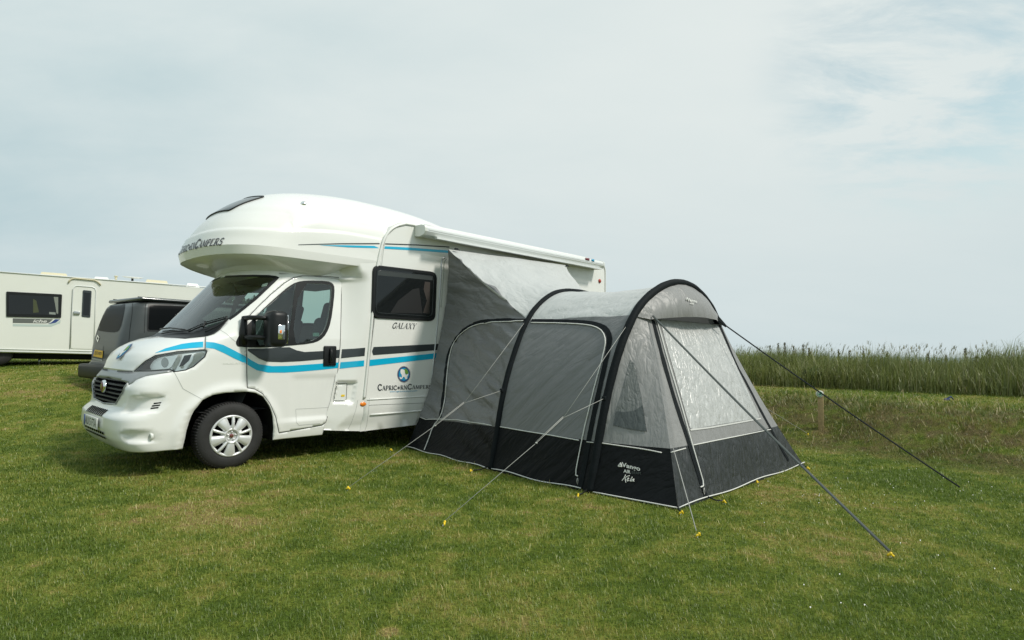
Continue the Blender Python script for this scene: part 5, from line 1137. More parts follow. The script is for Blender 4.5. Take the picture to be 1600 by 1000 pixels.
# window blind and small side window
def panel(bv, nm, pix, m, off, step=5., sub_=None):
    vs, fs = overlay(bv, pix, off, step); return mk(nm, vs, fs, m, tent)
wn = panel(FACE, 'window_blind', rrect([(1030, 500), (1121, 508), (1187, 653), (1078, 671)], 5, 3), F_pvc, .005, 5.)
vs, fs = ribbon_on(FACE, [(1078, 672), (1110, 668), (1150, 661), (1188, 654)], .016, .007); mk('blind_hem', vs, fs, mat('hem_tape', (.55, .55, .53), .5), wn)
sw = panel(GUS, 'side_window', smoothpoly([(985, 562), (992, 570), (1003, 625), (1011, 675), (984, 671), (958, 665), (962, 646), (970, 620)], 0), fabric('faint_window_film', (.135, .145, .142), .35, .4, ZZ, 13, 1.6, .4, vary=.03), .006)
panel(GUS, 'window_lower_pane', [(962.5, 643), (978, 644), (992, 642), (1003.5, 634), (1010.5, 674), (984, 670), (958.8, 664)], F_mesh, .010)
# lettering
def lt(bv, s, q, m='piping', off=.012, bold=.02, shear=0.): V, Fc = sans_text(s, quadmap(bv, q, off), bold=bold, shear=shear); return mk('maker_lettering', V, Fc, m, tent, False)
lt(GUS, 'Vango', [(972, 731.5), (1001, 738.5), (1001, 729.5), (972, 722)])
lt(GUS, 'AIR', [(975, 738.5), (986, 740.5), (986, 735), (975, 733.2)]); lt(GUS, 'BEAM', [(988, 740.3), (1002, 742), (1002, 737.8), (988, 736)], 'strapg', bold=.0)
# mountain mark beside the name and the script-style model name
def stroke_px(bv, polys, wd, off=.012, m='piping', nm='maker_lettering'):
    mb = MB()
    for pl_ in polys:
        q_ = line_on(bv, pl_, 1.2, off)
        if len(q_) > 1: mb.tube(q_, wd, 5)
    return mb.build(nm, m, tent)
stroke_px(GUS, [[(966.5, 728.5), (970.5, 723.5), (972.5, 729.5), (966.5, 728.5)], [(969, 729), (971, 725.5)]], .005)
stroke_px(GUS, [[(978.2, 742), (976, 747), (972.6, 751.5)], [(984.5, 743.5), (980, 745), (977.5, 747.5), (978, 751), (978.8, 754.5)], [(980.5, 750), (983.3, 748.3), (982.5, 746.8), (980.3, 749.5), (981, 752.3), (984, 751)], [(989, 745.5), (986, 750), (985.5, 752.5), (987, 752)], [(991, 749), (988.5, 749.6), (987.3, 752.3), (989.5, 752), (991.5, 748.8), (990.3, 752.4), (991.8, 752.3)]], .0042)
lt(HOOD, 'Vango', [(1072.5, 472.2), (1088, 475.2), (1088, 469.8), (1072.5, 466.2)]); lt(HOOD, 'AIR', [(1077, 475.6), (1083, 476.8), (1083, 473.8), (1077, 472.8)], bold=.01)
stroke_px(HOOD, [[(1071, 469.5), (1073, 466), (1074, 470)]], .005)
BM2 = bvh_of([tuple(bm2.matrix_world @ v.co + Vector(tent.location)) for v in bm2.data.vertices], [tuple(p.vertices) for p in bm2.data.polygons])
V, Fc = sans_text('AIR', quadmap(BM2, [(959.5, 572.5), (964.5, 557), (968.8, 558.5), (963.8, 574)], .004), bold=.02); mk('beam_lettering', V, Fc, 'piping', tent, False)
V, Fc = sans_text('BEAM', quadmap(BM2, [(964.8, 555.5), (969.5, 539.5), (973.5, 541), (968.8, 557)], .004), bold=.0); mk('beam_lettering', V, Fc, 'cord', tent, False)
# fixings of the tunnel on the cassette
for px_, py_ in ((713, 389), (886, 415)):
    c_ = onplane(px_, py_, w(0, .34, 0), VY); b_ = MB(); b_.box(c_, .03, .012, .014, AXV, 0, .005); b_.tube([c_, c_ + UX * .06 - ZZ * .01], .007, 5); b_.build('hook', 'black', tent)
# guy lines: traced between the cloth and the pegs
def near_on_ray(px, py, A, B):
    d = ray(px, py); A = np.asarray(A); B = np.asarray(B); e = (B - A) / np.linalg.norm(B - A); n = np.cross(d, e); k_ = np.dot(np.cross(A - CP, e), n) / (n @ n); return CP + d * k_
def gpt(px, py, up=.02): p = ground_hit(px, py); return p + ZZ * up
def cordline(name, segs, r, m='cord'):
    b_ = MB()
    for s_ in segs: b_.tube(s_, r, 6)
    return b_.build(name, m, tent)
def hp(bv, px, py, off=.03): h_ = hit(bv, px, py); return h_[0] + h_[1] * off
def yguy(top, mid, join, slide, peg):
    a = w(*top); b_ = w(*mid); g_ = gpt(*peg, .03); M2 = (a + b_) / 2; j = near_on_ray(*join, g_, M2); s_ = near_on_ray(*slide, g_, M2)
    cordline('guy_line', [[a, j], [b_, j], [j, s_, g_], [j + UP * .012, s_ + UP * .012]], .0024)
    x = MB(); x.box(s_, .009, .016, .006, None, 0, .004); x.build('line_runner', 'cord', tent)
    x = MB(); x.box(b_, .02, .02, .02, AXV, 0, .006); x.build('anchor_point', 'tape', tent)
def on_arch(sec, px, py):
    best = min(np.linspace(0, .5, 400), key=lambda t_: np.hypot(*(np.array(project(w(*sec(t_)))) - (px, py)))); return sec(best) + np.array([-.04, .0, 0])
yguy(on_arch(sec1, 820, 504), on_arch(sec1, 782, 608), (725, 630), (680, 665), (545, 766))
yguy(on_arch(sec2, 982, 508), on_arch(sec2, 945, 621), (880, 653), (838, 692), (694.5, 820.5))
g_ = gpt(1088, 836, .03); h_ = w(*(ridge(c1_, TL, .47) + np.array([.02, .02, 0]))); cordline('guy_line', [[h_, g_]], .0035)
def webbing(p, q_, wd, m, sag=.02):
    pts = [lerp(p, q_, f) - ZZ * sag * sin(pi * f) for f in np.linspace(0, 1, 12)]; d_ = (q_ - p) / np.linalg.norm(q_ - p); n_ = np.cross(d_, np.cross(ZZ, d_)); n_ = n_ * .5 - FW * .8; n_ /= np.linalg.norm(n_); V, Fc = ribbon(pts, [n_] * 12, wd)
    o = mk('storm_strap', V, Fc, m, tent); md = o.modifiers.new('t', 'SOLIDIFY'); md.thickness = .003; return o
webbing(w(*(TL + np.array([.02, .06, .02]))), gpt(1390, 868, .03), .021, 'strapg')
a_ = hit(HOOD, 1121.5, 500); a_ = a_[0] if a_ else w(*TR); webbing(a_ + UX * .01, gpt(1500, 766, .03), .017, 'strapb')
tb = MB(); tb.add([a_ - ZZ * .03, a_ + ZZ * .06, a_ + UX * .13 + VY * .06 - ZZ * .07, a_ + UX * .10 + VY * .05 - ZZ * .085], [(0, 1, 2, 3)]); tb.build('strap_tab', 'strapb', tent)
g2 = gpt(1261, 680, .03); cordline('guy_line', [[w(5.0, 2.9, 1.2), g2]], .003)
# zip pulls and ground loops
for px_, py_ in ((904, 752), (1098, 768)):
    bv = WALL if px_ < 1000 else FACE; h_ = hit(bv, px_, py_); b_ = MB(); c_ = h_[0] + h_[1] * .015; b_.tube([c_ + ZZ * .03, c_ + ZZ * .0 + UX * .012, c_ - ZZ * .035, c_ - UX * .012 + ZZ * 0, c_ + ZZ * .03], .004, 5); b_.build('zip_pull', 'cord', tent)

# ------------------------------------------------------------ yellow-headed pegs
def peg_mesh(name, lbl, px, py, tilt, gp='yellow pegs round the awning'):
    b_ = MB(); t_ = Vector((sin(tilt) * .45, cos(tilt) * .45, 1)).normalized(); t_ = np.array(t_); sd2 = np.cross(t_, [0, 0, 1.]); sd2 /= np.linalg.norm(sd2) + 1e-9
    root_ = empty(name, ground_hit(px, py), lbl, 'tent peg', gp); c_ = np.array(root_.location)
    b_.tube([c_ - t_ * .10, c_ + t_ * .03], .004, 6); b_.build('shaft', 'chrome', root_)
    b_ = MB(); b_.tube([c_ + t_ * .018 - sd2 * .016, c_ + t_ * .028, c_ + t_ * .024 + sd2 * .015, c_ + t_ * .012 + sd2 * .022], [.007, .009, .008, .006], 8); b_.lathe([(0, .010), (.008, .007), (.010, 0), (.008, -.010), (0, -.012)], c_ + t_ * .035, t_, 10); b_.build('head', 'yellow', root_); return root_
for i, (px_, py_, l_) in enumerate(((543, 767, 'yellow peg holding the guy line nearest the motorhome wheel'), (692, 822, 'yellow peg at the foot of the long guy line before the awning doors'), (1090, 840, 'yellow peg holding the thin cord at the near front corner'), (1393, 872, 'yellow peg at the end of the grey webbing strap'),
     (737, 739, 'yellow peg beside the foot of the middle air beam'), (610, 706, 'yellow peg in the shade beside the motorhome skirt'), (901, 778, 'yellow peg beside the foot of the front air beam'), (1064, 805, 'yellow peg in the loop at the nearest awning corner'), (1133, 788, 'yellow peg out from the zip foot of the front wall'),
     (1185, 757, 'yellow peg halfway along the hem of the front wall'), (1262, 735, 'yellow peg beyond the far front corner of the awning'), (1261, 681, 'yellow peg in the grassy bank left of the wooden stake'))):
    peg_mesh('tent_peg', l_, px_, py_, i * 1.3)
for a, b_ in (((1064, 803), (1058, 797)), ((901, 776), (917, 772)), ((737, 738), (764, 734)), ((1131, 786), (1106, 783)), ((1262, 733), (1252, 727))):
    lp = MB(); lp.tube([gpt(*a, .02), gpt((a[0] + b_[0]) / 2, (a[1] + b_[1]) / 2, .015), gpt(*b_, .04)], .007, 5); lp.build('ground_loop', 'black', tent)

# ------------------------------------------------------------ caravan on the rise behind, left
cv = ray(2150, 593); CX = cv / np.linalg.norm(cv); CYo = np.cross(CX, np.array([0, 0, 1.])); CYo /= np.linalg.norm(CYo); CZ = np.cross(CYo, CX); CZ /= np.linalg.norm(CZ)
if CZ[2] < 0: CZ = -CZ
if CYo @ (CP - (CP + ray(130, 550) * 15)) < 0: CYo = -CYo
d0 = ray(130, 550); C0 = CP + d0 * (15.6 / (d0 @ FW))
def cpx(px, py, off=0.0): p = onplane(px, py, C0 + CYo * off, CYo) - C0; return np.array([p @ CX, p @ CZ])
def cw(a, b_, off=0.0): return C0 + CX * a + CZ * b_ + CYo * off
zb = cpx(130, 553.5)[1]; zt = cpx(130, 434)[1]; xr_ = cpx(356, 480)[0]; xl_ = cpx(52, 500)[0] - 3.2; zf = zb
car = empty('touring_caravan', cw((xl_ + xr_) / 2, zb - .25, -1.1), 'long cream touring caravan with a single door, standing behind the dark grey van', 'caravan')
prof = [(xl_ + .3, zb), (xl_, zb + .5), (xl_ + .05, zb + 1.5), (xl_ + .35, zt - .1), (xl_ + .8, zt), (xr_ - .75, zt), (xr_ - .35, zt - .10), (xr_ - .12, zt - .45), (xr_ - .02, zb + 1.2), (xr_, zb + .5), (xr_ - .12, zb)]
prof = smoothpoly(prof, 1); n_ = len(prof); cen2 = np.mean(prof, 0)
V = []
rows = [(0, .0), (-.03, -.004), (-2.17, -.004), (-2.2, .0)]
def ins(p, k): v_ = cen2 - p; return p + v_ * k
rows = [(0.0, .010), (-.02, .003), (-.06, 0), (-2.14, 0), (-2.18, .003), (-2.2, .010)]
for off, k_ in rows: V += [cw(*ins(np.array(p), k_), off) for p in prof]
Fs = [(r_ * n_ + i, r_ * n_ + (i + 1) % n_, (r_ + 1) * n_ + (i + 1) % n_, (r_ + 1) * n_ + i) for r_ in range(5) for i in range(n_)] + [tuple(range(n_)), tuple(range(5 * n_, 6 * n_))[::-1]]
cb = mk('caravan_body', V, Fs, 'caravan', car, False)
def cquad(name, pix, off, m, parent=car, th=.0):
    P = [cpx(*p) for p in pix]; n_ = len(P); V = [cw(*p, off) for p in P] + [cw(*p, off - .02) for p in P]
    return mk(name, V, [tuple(range(n_)), tuple(range(n_, 2 * n_))[::-1]] + [(i, (i + 1) % n_, n_ + (i + 1) % n_, n_ + i) for i in range(n_)], m, parent, False)
def cline(mb, pix, r, off=.01, n=6): mb.tube([cw(*cpx(*p), off) for p in pix], r, n)
cwn = cquad('caravan_window', rrect([(10, 455.5), (97, 460), (95.5, 496.8), (10, 495)], 1.5, 2), .02, 'black')
cquad('window_pane', [(14, 460.5), (92.5, 464), (91.5, 492.5), (14, 490.5)], .024, 'blackglass', cwn)
cquad('curtain', [(84, 464), (91, 464.3), (91, 490), (88.5, 490), (87, 480)], .0265, mat('pale_curtain', (.22, .24, .21), .8), cwn)
cquad('scenery_card', [(52, 467), (57, 470), (61, 488), (52, 489)], .0262, mat('dim_green', (.06, .07, .03), .6), cwn)
cquad('window_items', [(77, 487.5), (87, 488.3), (87, 491.8), (77, 491)], .0266, mat('pale_box', (.25, .28, .26), .6), cwn)
cdo = cquad('caravan_door', rrect([(115, 447.2), (149.5, 450), (146, 545.5), (110, 544.5)], 4, 4), .012, 'caravan')
b_ = MB(); cline(b_, [(110, 544), (112.5, 490), (114.5, 452), (117, 448), (120, 446.8), (144, 448.6), (148.5, 450.5), (150, 455), (149, 480), (146.5, 543)], .011, .018); b_.build('door_frame', 'alu', cdo)
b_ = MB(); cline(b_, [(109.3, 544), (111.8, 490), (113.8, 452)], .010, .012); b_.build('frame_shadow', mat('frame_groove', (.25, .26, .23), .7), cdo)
cdw = cquad('door_window', rrect([(129.5, 453.2), (143.3, 454.5), (141, 496.5), (127.5, 495)], 2, 3), .022, 'dgrey', cdo); cquad('window_pane', [(131.5, 457), (141, 458), (139.3, 493), (130, 492)], .026, 'blackglass', cdw)
b_ = MB(); b_.box(cw(*cpx(120, 489), .03), .07, .045, .02, np.array([CX, CZ, CYo]), 0, .015); b_.build('door_handle', 'silver', cdo)
b_ = MB(); cline(b_, [(107, 442), (109, 438), (113, 435.5), (118, 435), (148, 438), (153, 440.5), (157.5, 445.5)], .020, .02, 8); b_.build('rain_gutter', 'cream2', car)
b_ = MB(); b_.tube([cw(*cpx(px, 0 * px + 428.6 + (px - 52) * .0745), .005) for px in (-40, 52, 120, 200, 300, 335)], .018, 6); b_.build('roof_rail', 'alu', car)
b_ = MB()
for y0 in (546.4, 550.2): cline(b_, [(-40, y0 - 2), (52, y0), (130, y0 + 2), (350, y0 + 7)], .012, .006)
b_.build('side_moulding', 'trim', car)
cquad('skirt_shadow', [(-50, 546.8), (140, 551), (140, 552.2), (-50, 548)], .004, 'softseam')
cquad('name_panel', [(20, 497.4), (83, 498.7), (77, 504), (72, 505.2), (20, 504.6)], .004, mat('name_panel_grey', (.13, .14, .13), .4))
cquad('name_panel_tip', [(86, 498.8), (94, 499), (87, 504.2), (80, 505.6), (75, 505.6), (80.5, 503.6)], .004, 'navy'); cquad('name_panel_shade', [(20, 506), (75, 507), (90, 503), (95, 500), (94, 505), (80, 510.5), (20, 509.8)], .003, mat('pale_swoosh', (.50, .58, .55), .5))
pm = lambda a, b_: cw(*cpx(51.5 + 22 * a, 504 + .4 * a - 5.0 * b_), .008)
V, Fc = sans_text('iche', pm, bold=.02, shear=.3); mk('name_lettering', V, Fc, 'plate', car, False)
# roof fittings
def roofbox(name, x0, x1, yb, yt, m, tap=.8):
    a = cpx(x0, yb); b2 = cpx(x1, yb + (x1 - x0) * .0745); t_ = cpx((x0 + x1) / 2, yt); h_ = t_[1] - (a[1] + b2[1]) / 2; mb = MB()
    V = [cw(a[0], a[1] - .05, -.35), cw(b2[0], b2[1] - .05, -.35), cw(b2[0], b2[1] - .05, -.85), cw(a[0], a[1] - .05, -.85)]; sx = (b2[0] - a[0]) * (1 - tap) / 2
    V += [cw(a[0] + sx, a[1] + h_, -.42), cw(b2[0] - sx, b2[1] + h_, -.42), cw(b2[0] - sx, b2[1] + h_, -.78), cw(a[0] + sx, a[1] + h_, -.78)]
    mb.add(V, [(0, 1, 5, 4), (1, 2, 6, 5), (2, 3, 7, 6), (3, 0, 4, 7), (4, 5, 6, 7)]); return mb.build(name, m, car, False)
roofbox('roof_light', 57, 106, 429, 423.5, 'cream2'); roofbox('roof_light', 226, 266, 441.5, 435.5, 'cream2'); roofbox('roof_vent', 142, 174, 435, 430.5, 'white', .6); roofbox('roof_vent', 290, 316, 446.5, 441, 'silver', .6)
b_ = MB(); c_ = cw(*cpx(208, 431), -.6); up_ = CZ * .97 + CYo * .12; b_.lathe([(0, .00), (.12, .004), (.22, .018), (.27, .034), (.275, .030), (.2, -.004), (0, -.02)], c_, up_, 28); b_.build('satellite_dish', 'white', car)
b_ = MB(); b_.tube([c_, c_ - CZ * .16], .03, 8); b_.build('dish_mount', 'black', car)
b_ = MB(); c_ = cw(*cpx(181, 436), -.4); b_.tube([c_, c_ + CZ * .10], .03, 8); b_.tube([c_ + CZ * .1, c_ + CZ * .13], .045, 8); b_.build('flue_cap', 'cream2', car)
for px_ in (-5, 230):
    c_ = cw(cpx(px_, 553)[0], zb - .02, -.14); b_ = MB(); b_.lathe([(.12, -.08), (.29, -.08), (.31, 0), (.29, .06), (.15, .07), (0, .05)], c_, CYo, 28); b_.build('caravan_wheel', 'rubber', car)
b_ = MB(); b_.box(cw((xl_ + xr_) / 2, zb - .03, -1.1), (xr_ - xl_) / 2 - .3, .12, .9, np.array([CX, CZ, CYo])); b_.build('caravan_chassis', 'under', car)
b_ = MB()
for px_ in (60, 330):
    c_ = cw(cpx(px_, 553)[0], zb - .1, -.4); b_.tube([c_, np.array([c_[0], c_[1], float(GZ(c_[0], c_[1]))])], .03, 6)
b_.build('corner_steady', 'silver', car)

# ------------------------------------------------------------ dark grey panel van behind the motorhome's nose
ta = radians(36); GX = np.array([sin(ta), cos(ta), 0]); GY = np.array([cos(ta), -sin(ta), 0]); D_ = 11.6
corner = np.array([(194 - 800) / 915 * D_, D_, 0]); G0 = corner - GY * .95 + GX * 0; zg = .36
def gw(x, y, z): return G0 + GX * x + GY * y + ZZ * (z + zg)
gv_ = empty('panel_van', gw(2.3, 0, 0), 'gunmetal grey van with tinted rear window and yellow rear number plate', 'van')
GL = np.array([(.28, -.02, 4.55, .90), (.42, -.06, 4.68, .94), (.60, -.06, 4.72, .95), (.66, .0, 4.72, .955), (.95, .01, 4.66, .955), (1.10, .03, 4.4, .95), (1.25, .06, 4.0, .935), (1.45, .11, 3.7, .91), (1.65, .165, 3.4, .885), (1.80, .22, 3.2, .86), (1.88, .28, 3.05, .83), (1.93, .40, 2.9, .77), (1.955, .6, 2.7, .6), (1.96, 1.2, 2.0, .2)])
fz = np.linspace(0, len(GL) - 1, 60); Gc = [np.interp(fz, range(len(GL)), GL[:, i]) for i in range(4)]; V = []; na = 120
for z, xa, xb, wd_ in zip(*Gc):
    xm = (xa + xb) / 2; hl = (xb - xa) / 2; n_e = 9.
    for i in range(na):
        a = 2 * pi * i / na; c_, s_ = cos(a), sin(a); r_ = (abs(c_) ** n_e + abs(s_) ** n_e) ** (-1 / n_e) if True else 1
        # wide flat sides, rounded corners
        V.append(gw(xm - hl * r_ * c_, wd_ * r_ * s_, z))
Fs = [(j * na + i, j * na + (i + 1) % na, (j + 1) * na + (i + 1) % na, (j + 1) * na + i) for j in range(59) for i in range(na)]
mk('van_body', V, Fs, 'vgrey', gv_); GB = bvh_of(V, Fs)
def gl(nm, pg, m, off=.004, par=gv_, step=3.): return lay(GB, nm, pg, m, par, off, step)
gl('rear_window', smoothpoly([(163.5, 468.5), (178, 466.8), (194.5, 469.5), (196, 476), (193, 494), (188, 514), (182, 519.5), (168, 519), (153, 516.5), (151.5, 513), (155.5, 495), (159, 480)], 1), 'tint')
gl('side_window', rrect([(231, 474.5), (300, 476.5), (300, 519), (229, 518)], 3, 3), 'black'); gl('window_pane', rrect([(233.5, 477), (298, 479), (298, 516), (231.5, 515.5)], 3, 3), 'tint', .007)
for q in ([(207.5, 466), (206.5, 490), (203, 515), (200.5, 545)], [(227, 480), (228.5, 473.5), (232, 472.6), (300, 474.5)], [(227, 480), (225.5, 520)]):
    vs, fs = ribbon_on(GB, q, .012, .003, 3.)
    if vs: mk('panel_gap', vs, fs, 'black', gv_)
gl('rear_lamp', [(139.5, 500), (148.5, 478), (151.5, 479), (146.5, 497), (141.5, 526), (137.5, 552), (136.6, 540)], mat('clear_lamp', (.42, .33, .28), .2, coat=.6), .006)
gl('plate_recess', [(144.5, 538.5), (161.5, 541), (160.8, 562), (142.3, 558)], 'dgrey', .004)
gl('badge', [(153, 523), (155.8, 527.5), (153.3, 535), (150.8, 529)], 'chrome', .008, step=2); gl('badge_centre', [(153.2, 526), (154.6, 528.2), (153.3, 531.5), (152.2, 529)], 'black', .011, step=2)
npl = gl('number_plate', [(149, 546.3), (161.8, 548.2), (160.8, 559.5), (146.3, 556.6)], 'plateY', .012, step=2); gl('plate_band', [(147, 546), (149, 546.3), (146.3, 556.6), (144.8, 556.2)], 'pblue', .012, step=2)
V, Fc = sans_text('EJ12 NYV', quadmap(GB, [(148.6, 555), (159.8, 557.2), (160.4, 550.3), (150.2, 548.6)], .016), bold=.01); mk('plate_lettering', V, Fc, 'ink', npl, False)
gl('tail_trim', [(144, 559), (160.3, 562.2), (160, 564), (143.5, 560.8)], 'silver', .006, step=2)
gl('brake_lamp', [(171, 465.2), (180, 464.4), (180, 466), (171, 466.8)], 'redl', .012, step=2)
b_ = MB(); b_.box(gw(-.03, 0, .46), .12, .95, .15, np.array([GX, GY, ZZ]), 0, .06); b_.build('rear_bumper', 'black', gv_)
b_ = MB()
for y_ in (-.62, .62): b_.tube([gw(x, y_, 2.0) for x in np.linspace(.35, 3.0, 8)], .02, 6)
b_.build('roof_rail', 'strapb', gv_)
b_ = MB(); b_.box(gw(1.66, 0, 1.965), 1.34, .82, .04, np.array([GX, GY, ZZ]), 0, .05); b_.build('pop_top', mat('pop_top_grey', (.07, .08, .08), .3, metal=.3, coat=.5), gv_)
b_ = MB(); b_.tube([gw(x, .80, 1.955) for x in np.linspace(.35, 3.0, 8)], .025, 6); b_.build('roof_gutter', 'strapb', gv_)
for xw in (.75, 3.85):
    for s_ in (1, -1):
        b_ = MB(); b_.lathe([(0, -.02), (.17, 0), (.2, .0), (.30, .01), (.33, -.03), (.33, -.2)], gw(xw, s_ * .93, .33), GY * s_, 32); wo = b_.build('wheel', 'rubber', gv_)
        b_ = MB(); b_.lathe([(0, .012), (.1, .012), (.195, .008), (.2, .0)], gw(xw, s_ * .93, .33), GY * s_, 24); b_.build('wheel_cover', 'wheelsil', wo)

# ------------------------------------------------------------ wooden stake with round marker on the bank
sp_ = ground_hit(1283, 671); stk = empty('marker_post', sp_, 'short wooden stake with a small round white and green marker on the grassy bank', 'post')
tw = radians(-25); SX = np.array([cos(tw), sin(tw), 0]); SY = np.array([-sin(tw), cos(tw), 0])
b_ = MB(); b_.box(sp_ + ZZ * .24, .038, .038, .34, np.array([SX, SY, ZZ]), 0, .004); b_.build('stake', 'wood', stk)
dc = sp_ + ZZ * .535 - SY * .045 - SX * .012; b_ = MB(); b_.lathe([(0, .006), (.048, .006), (.052, .002), (.052, -.004), (0, -.004)], dc, -SY, 28); dk = b_.build('marker_disc', 'plate', stk)
mgr = mat('marker_green', (.05, .32, .16), .5); b_ = MB(); b_.tube([dc - SY * .008 + 1.0 * (SX * .036 * cos(a) + ZZ * .036 * sin(a)) for a in np.linspace(0, 2 * pi, 25)[:-1]], .004, 5, closed=True); b_.build('marker_ring', mgr, dk)
q_ = lambda a, b_: dc - SY * .009 + SX * a + ZZ * b_
mk('marker_arrow', [q_(-.020, .006), q_(-.004, .006), q_(-.004, .020), q_(.026, -.004), q_(-.004, -.026), q_(-.004, -.012), q_(-.020, -.012)], [(0, 1, 2, 3, 4, 5, 6)], mgr, dk, False)
bl_ = ground_hit(1480, 627); b_ = MB(); b_.box(bl_ + ZZ * .03, .045, .03, .02, None, 0, .03); b_.tube([bl_ + ZZ * .05, bl_ + ZZ * .08 + _r0 * .07, bl_ + ZZ * .03 + _r0 * .11], .012, 6); o_ = b_.build('cloth', mat('navy_cloth', (.02, .04, .16), .8), None, label='crumpled dark blue cloth lying on top of the grassy bank', cat='cloth')

# ------------------------------------------------------------ vegetation
def bladecloud(name, base, hgt, wid, lean, az, rnd, m, curve=1.0, kind='stuff', label=None, cat=None, parent=None):
    """many bent blades as one mesh. base (n,3)"""
    n = len(base); dirv = np.stack([np.cos(az), np.sin(az), np.zeros(n)], 1); side_ = np.stack([-np.sin(az), np.cos(az), np.zeros(n)], 1)
    L = hgt[:, None]; w_ = wid[:, None] / 2; ln_ = lean[:, None]
    mid = base + dirv * L * ln_ * .35 + np.array([0, 0, 1.]) * L * .6; tip = base + dirv * L * ln_ * (1.0 * curve) + np.array([0, 0, 1.]) * L * np.sqrt(np.clip(1 - (ln_ * .7) ** 2, .1, 1))
    V = np.stack([base - side_ * w_, base + side_ * w_, mid + side_ * w_ * .85, mid - side_ * w_ * .85, tip], 1).reshape(-1, 3).astype(np.float32)
    idx = np.arange(n)[:, None] * 5; loops = np.concatenate([idx + [0, 1, 2, 3], idx + [3, 2, 4]], 1).astype(np.int32).ravel()
    ls = (np.arange(n)[:, None] * 7 + [0, 4]).astype(np.int32).ravel(); me = bpy.data.meshes.new(name)
    me.vertices.add(n * 5); me.vertices.foreach_set('co', V.ravel()); me.loops.add(n * 7); me.loops.foreach_set('vertex_index', loops); me.polygons.add(n * 2); me.polygons.foreach_set('loop_start', ls)
    try: me.polygons.foreach_set('loop_total', np.tile([4, 3], n).astype(np.int32))
    except Exception: pass
    me.update(calc_edges=True)
    at = me.attributes.new('rnd', 'FLOAT', 'POINT'); at.data.foreach_set('value', np.repeat(rnd, 5).astype(np.float32))
    hh = me.attributes.new('hgt', 'FLOAT', 'POINT'); hh.data.foreach_set('value', np.tile([0, 0, .6, .6, 1.], n).astype(np.float32))
    me.materials.append(m); o = bpy.data.objects.new(name, me); fin(o, parent, label, cat, None, kind); return o
def leafmat(name, stops, lawn=False, tr=.3, dry=None):
    m = bpy.data.materials.new(name); m.use_nodes = True; t = m.node_tree; t.nodes.clear(); o = N(t, 'ShaderNodeOutputMaterial')
    a = N(t, 'ShaderNodeAttribute'); a.attribute_name = 'rnd'
    if lawn:
        g = N(t, 'ShaderNodeNewGeometry'); s, bk = grass_colour(t, g.outputs['Position'])
        c = ramp(t, M_(t, 'ADD', M_(t, 'MULTIPLY', s, .80), M_(t, 'MULTIPLY_ADD', a.outputs['Fac'], .36, -.075)), stops); c = mixc(t, M_(t, 'MULTIPLY', bk, .85), c, ramp(t, a.outputs['Fac'], [(0, (.075, .11, .020)), (.5, (.16, .15, .050)), (1, (.36, .29, .13))]))
    else: c = ramp(t, a.outputs['Fac'], stops)
    d = N(t, 'ShaderNodeBsdfDiffuse'); t.links.new(c, d.inputs[0]); tl = N(t, 'ShaderNodeBsdfTranslucent'); t.links.new(c, tl.inputs[0]); gl_ = N(t, 'ShaderNodeBsdfGlossy'); gl_.inputs['Roughness'].default_value = .45; gl_.inputs[0].default_value = (1, 1, 1, 1)
    x = N(t, 'ShaderNodeMixShader'); x.inputs[0].default_value = tr; t.links.new(d.outputs[0], x.inputs[1]); t.links.new(tl.outputs[0], x.inputs[2])
    y = N(t, 'ShaderNodeMixShader'); y.inputs[0].default_value = .035; t.links.new(x.outputs[0], y.inputs[1]); t.links.new(gl_.outputs[0], y.inputs[2]); t.links.new(y.outputs[0], o.inputs[0]); return m
m_lawn = leafmat('lawn_blades', [(.38, (.100, .155, .018)), (.50, (.184, .245, .032)), (.60, (.285, .30, .055)), (.70, (.40, .345, .095)), (.80, (.58, .49, .22))], lawn=True)
def vnoise(x, y, s, seed=0):
    r = np.random.default_rng(seed); T_ = r.random((64, 64)); x = x / s; y = y / s; xi = np.floor(x).astype(int); yi = np.floor(y).astype(int); fx = x - xi; fy = y - yi; fx = fx * fx * (3 - 2 * fx); fy = fy * fy * (3 - 2 * fy)
    g_ = lambda a, b_: T_[a % 64, b_ % 64]; return (g_(xi, yi) * (1 - fx) + g_(xi + 1, yi) * fx) * (1 - fy) + (g_(xi, yi + 1) * (1 - fx) + g_(xi + 1, yi + 1) * fx) * fy
NBL = 460000
Yd = np.exp(rng.uniform(np.log(1.9), np.log(26), NBL)); Xd = Yd * rng.uniform(-1.02, 1.02, NBL); nn_ = .785 * Xd + .62 * Yd
keep = (nn_ < 14.6)
foot = [w(2.1, .25, 0)[:2], w(2.03, 4.25, 0)[:2], w(4.95, 4.3, 0)[:2], w(6.3, .25, 0)[:2]]
P_ = np.stack([Xd, Yd], 1); keep &= ~inpoly(P_, foot)
Xd, Yd, nn_ = Xd[keep], Yd[keep], nn_[keep]; n_ = len(Xd)
tuft = vnoise(Xd, Yd, .22, 3) * .6 + vnoise(Xd, Yd, .07, 4) * .4; onb = sstep((nn_ - 8.2) / .8) * (1 - sstep((nn_ - 11.3) / .6))
hg = (.012 + .018 * tuft + .008 * rng.random(n_)) * (1 + .5 * onb) * (1 + .02 * Yd); tall = rng.random(n_) < .035; hg = np.where(tall, hg * 1.7, hg); hg = hg * (1 + onb * 3.5 * np.clip(vnoise(Xd, Yd, .5, 41) - .45, 0, 1))
base = np.stack([Xd, Yd, GZ(Xd, Yd) - .004], 1)
bladecloud('lawn_grass', base, hg, np.maximum(.0015, .0008 * Yd) * rng.uniform(.7, 1.4, n_), rng.uniform(.1, 1.15, n_), rng.uniform(0, 2 * pi, n_), np.clip(rng.normal(.38, .22, n_) + .35 * tall, 0, 1), m_lawn)
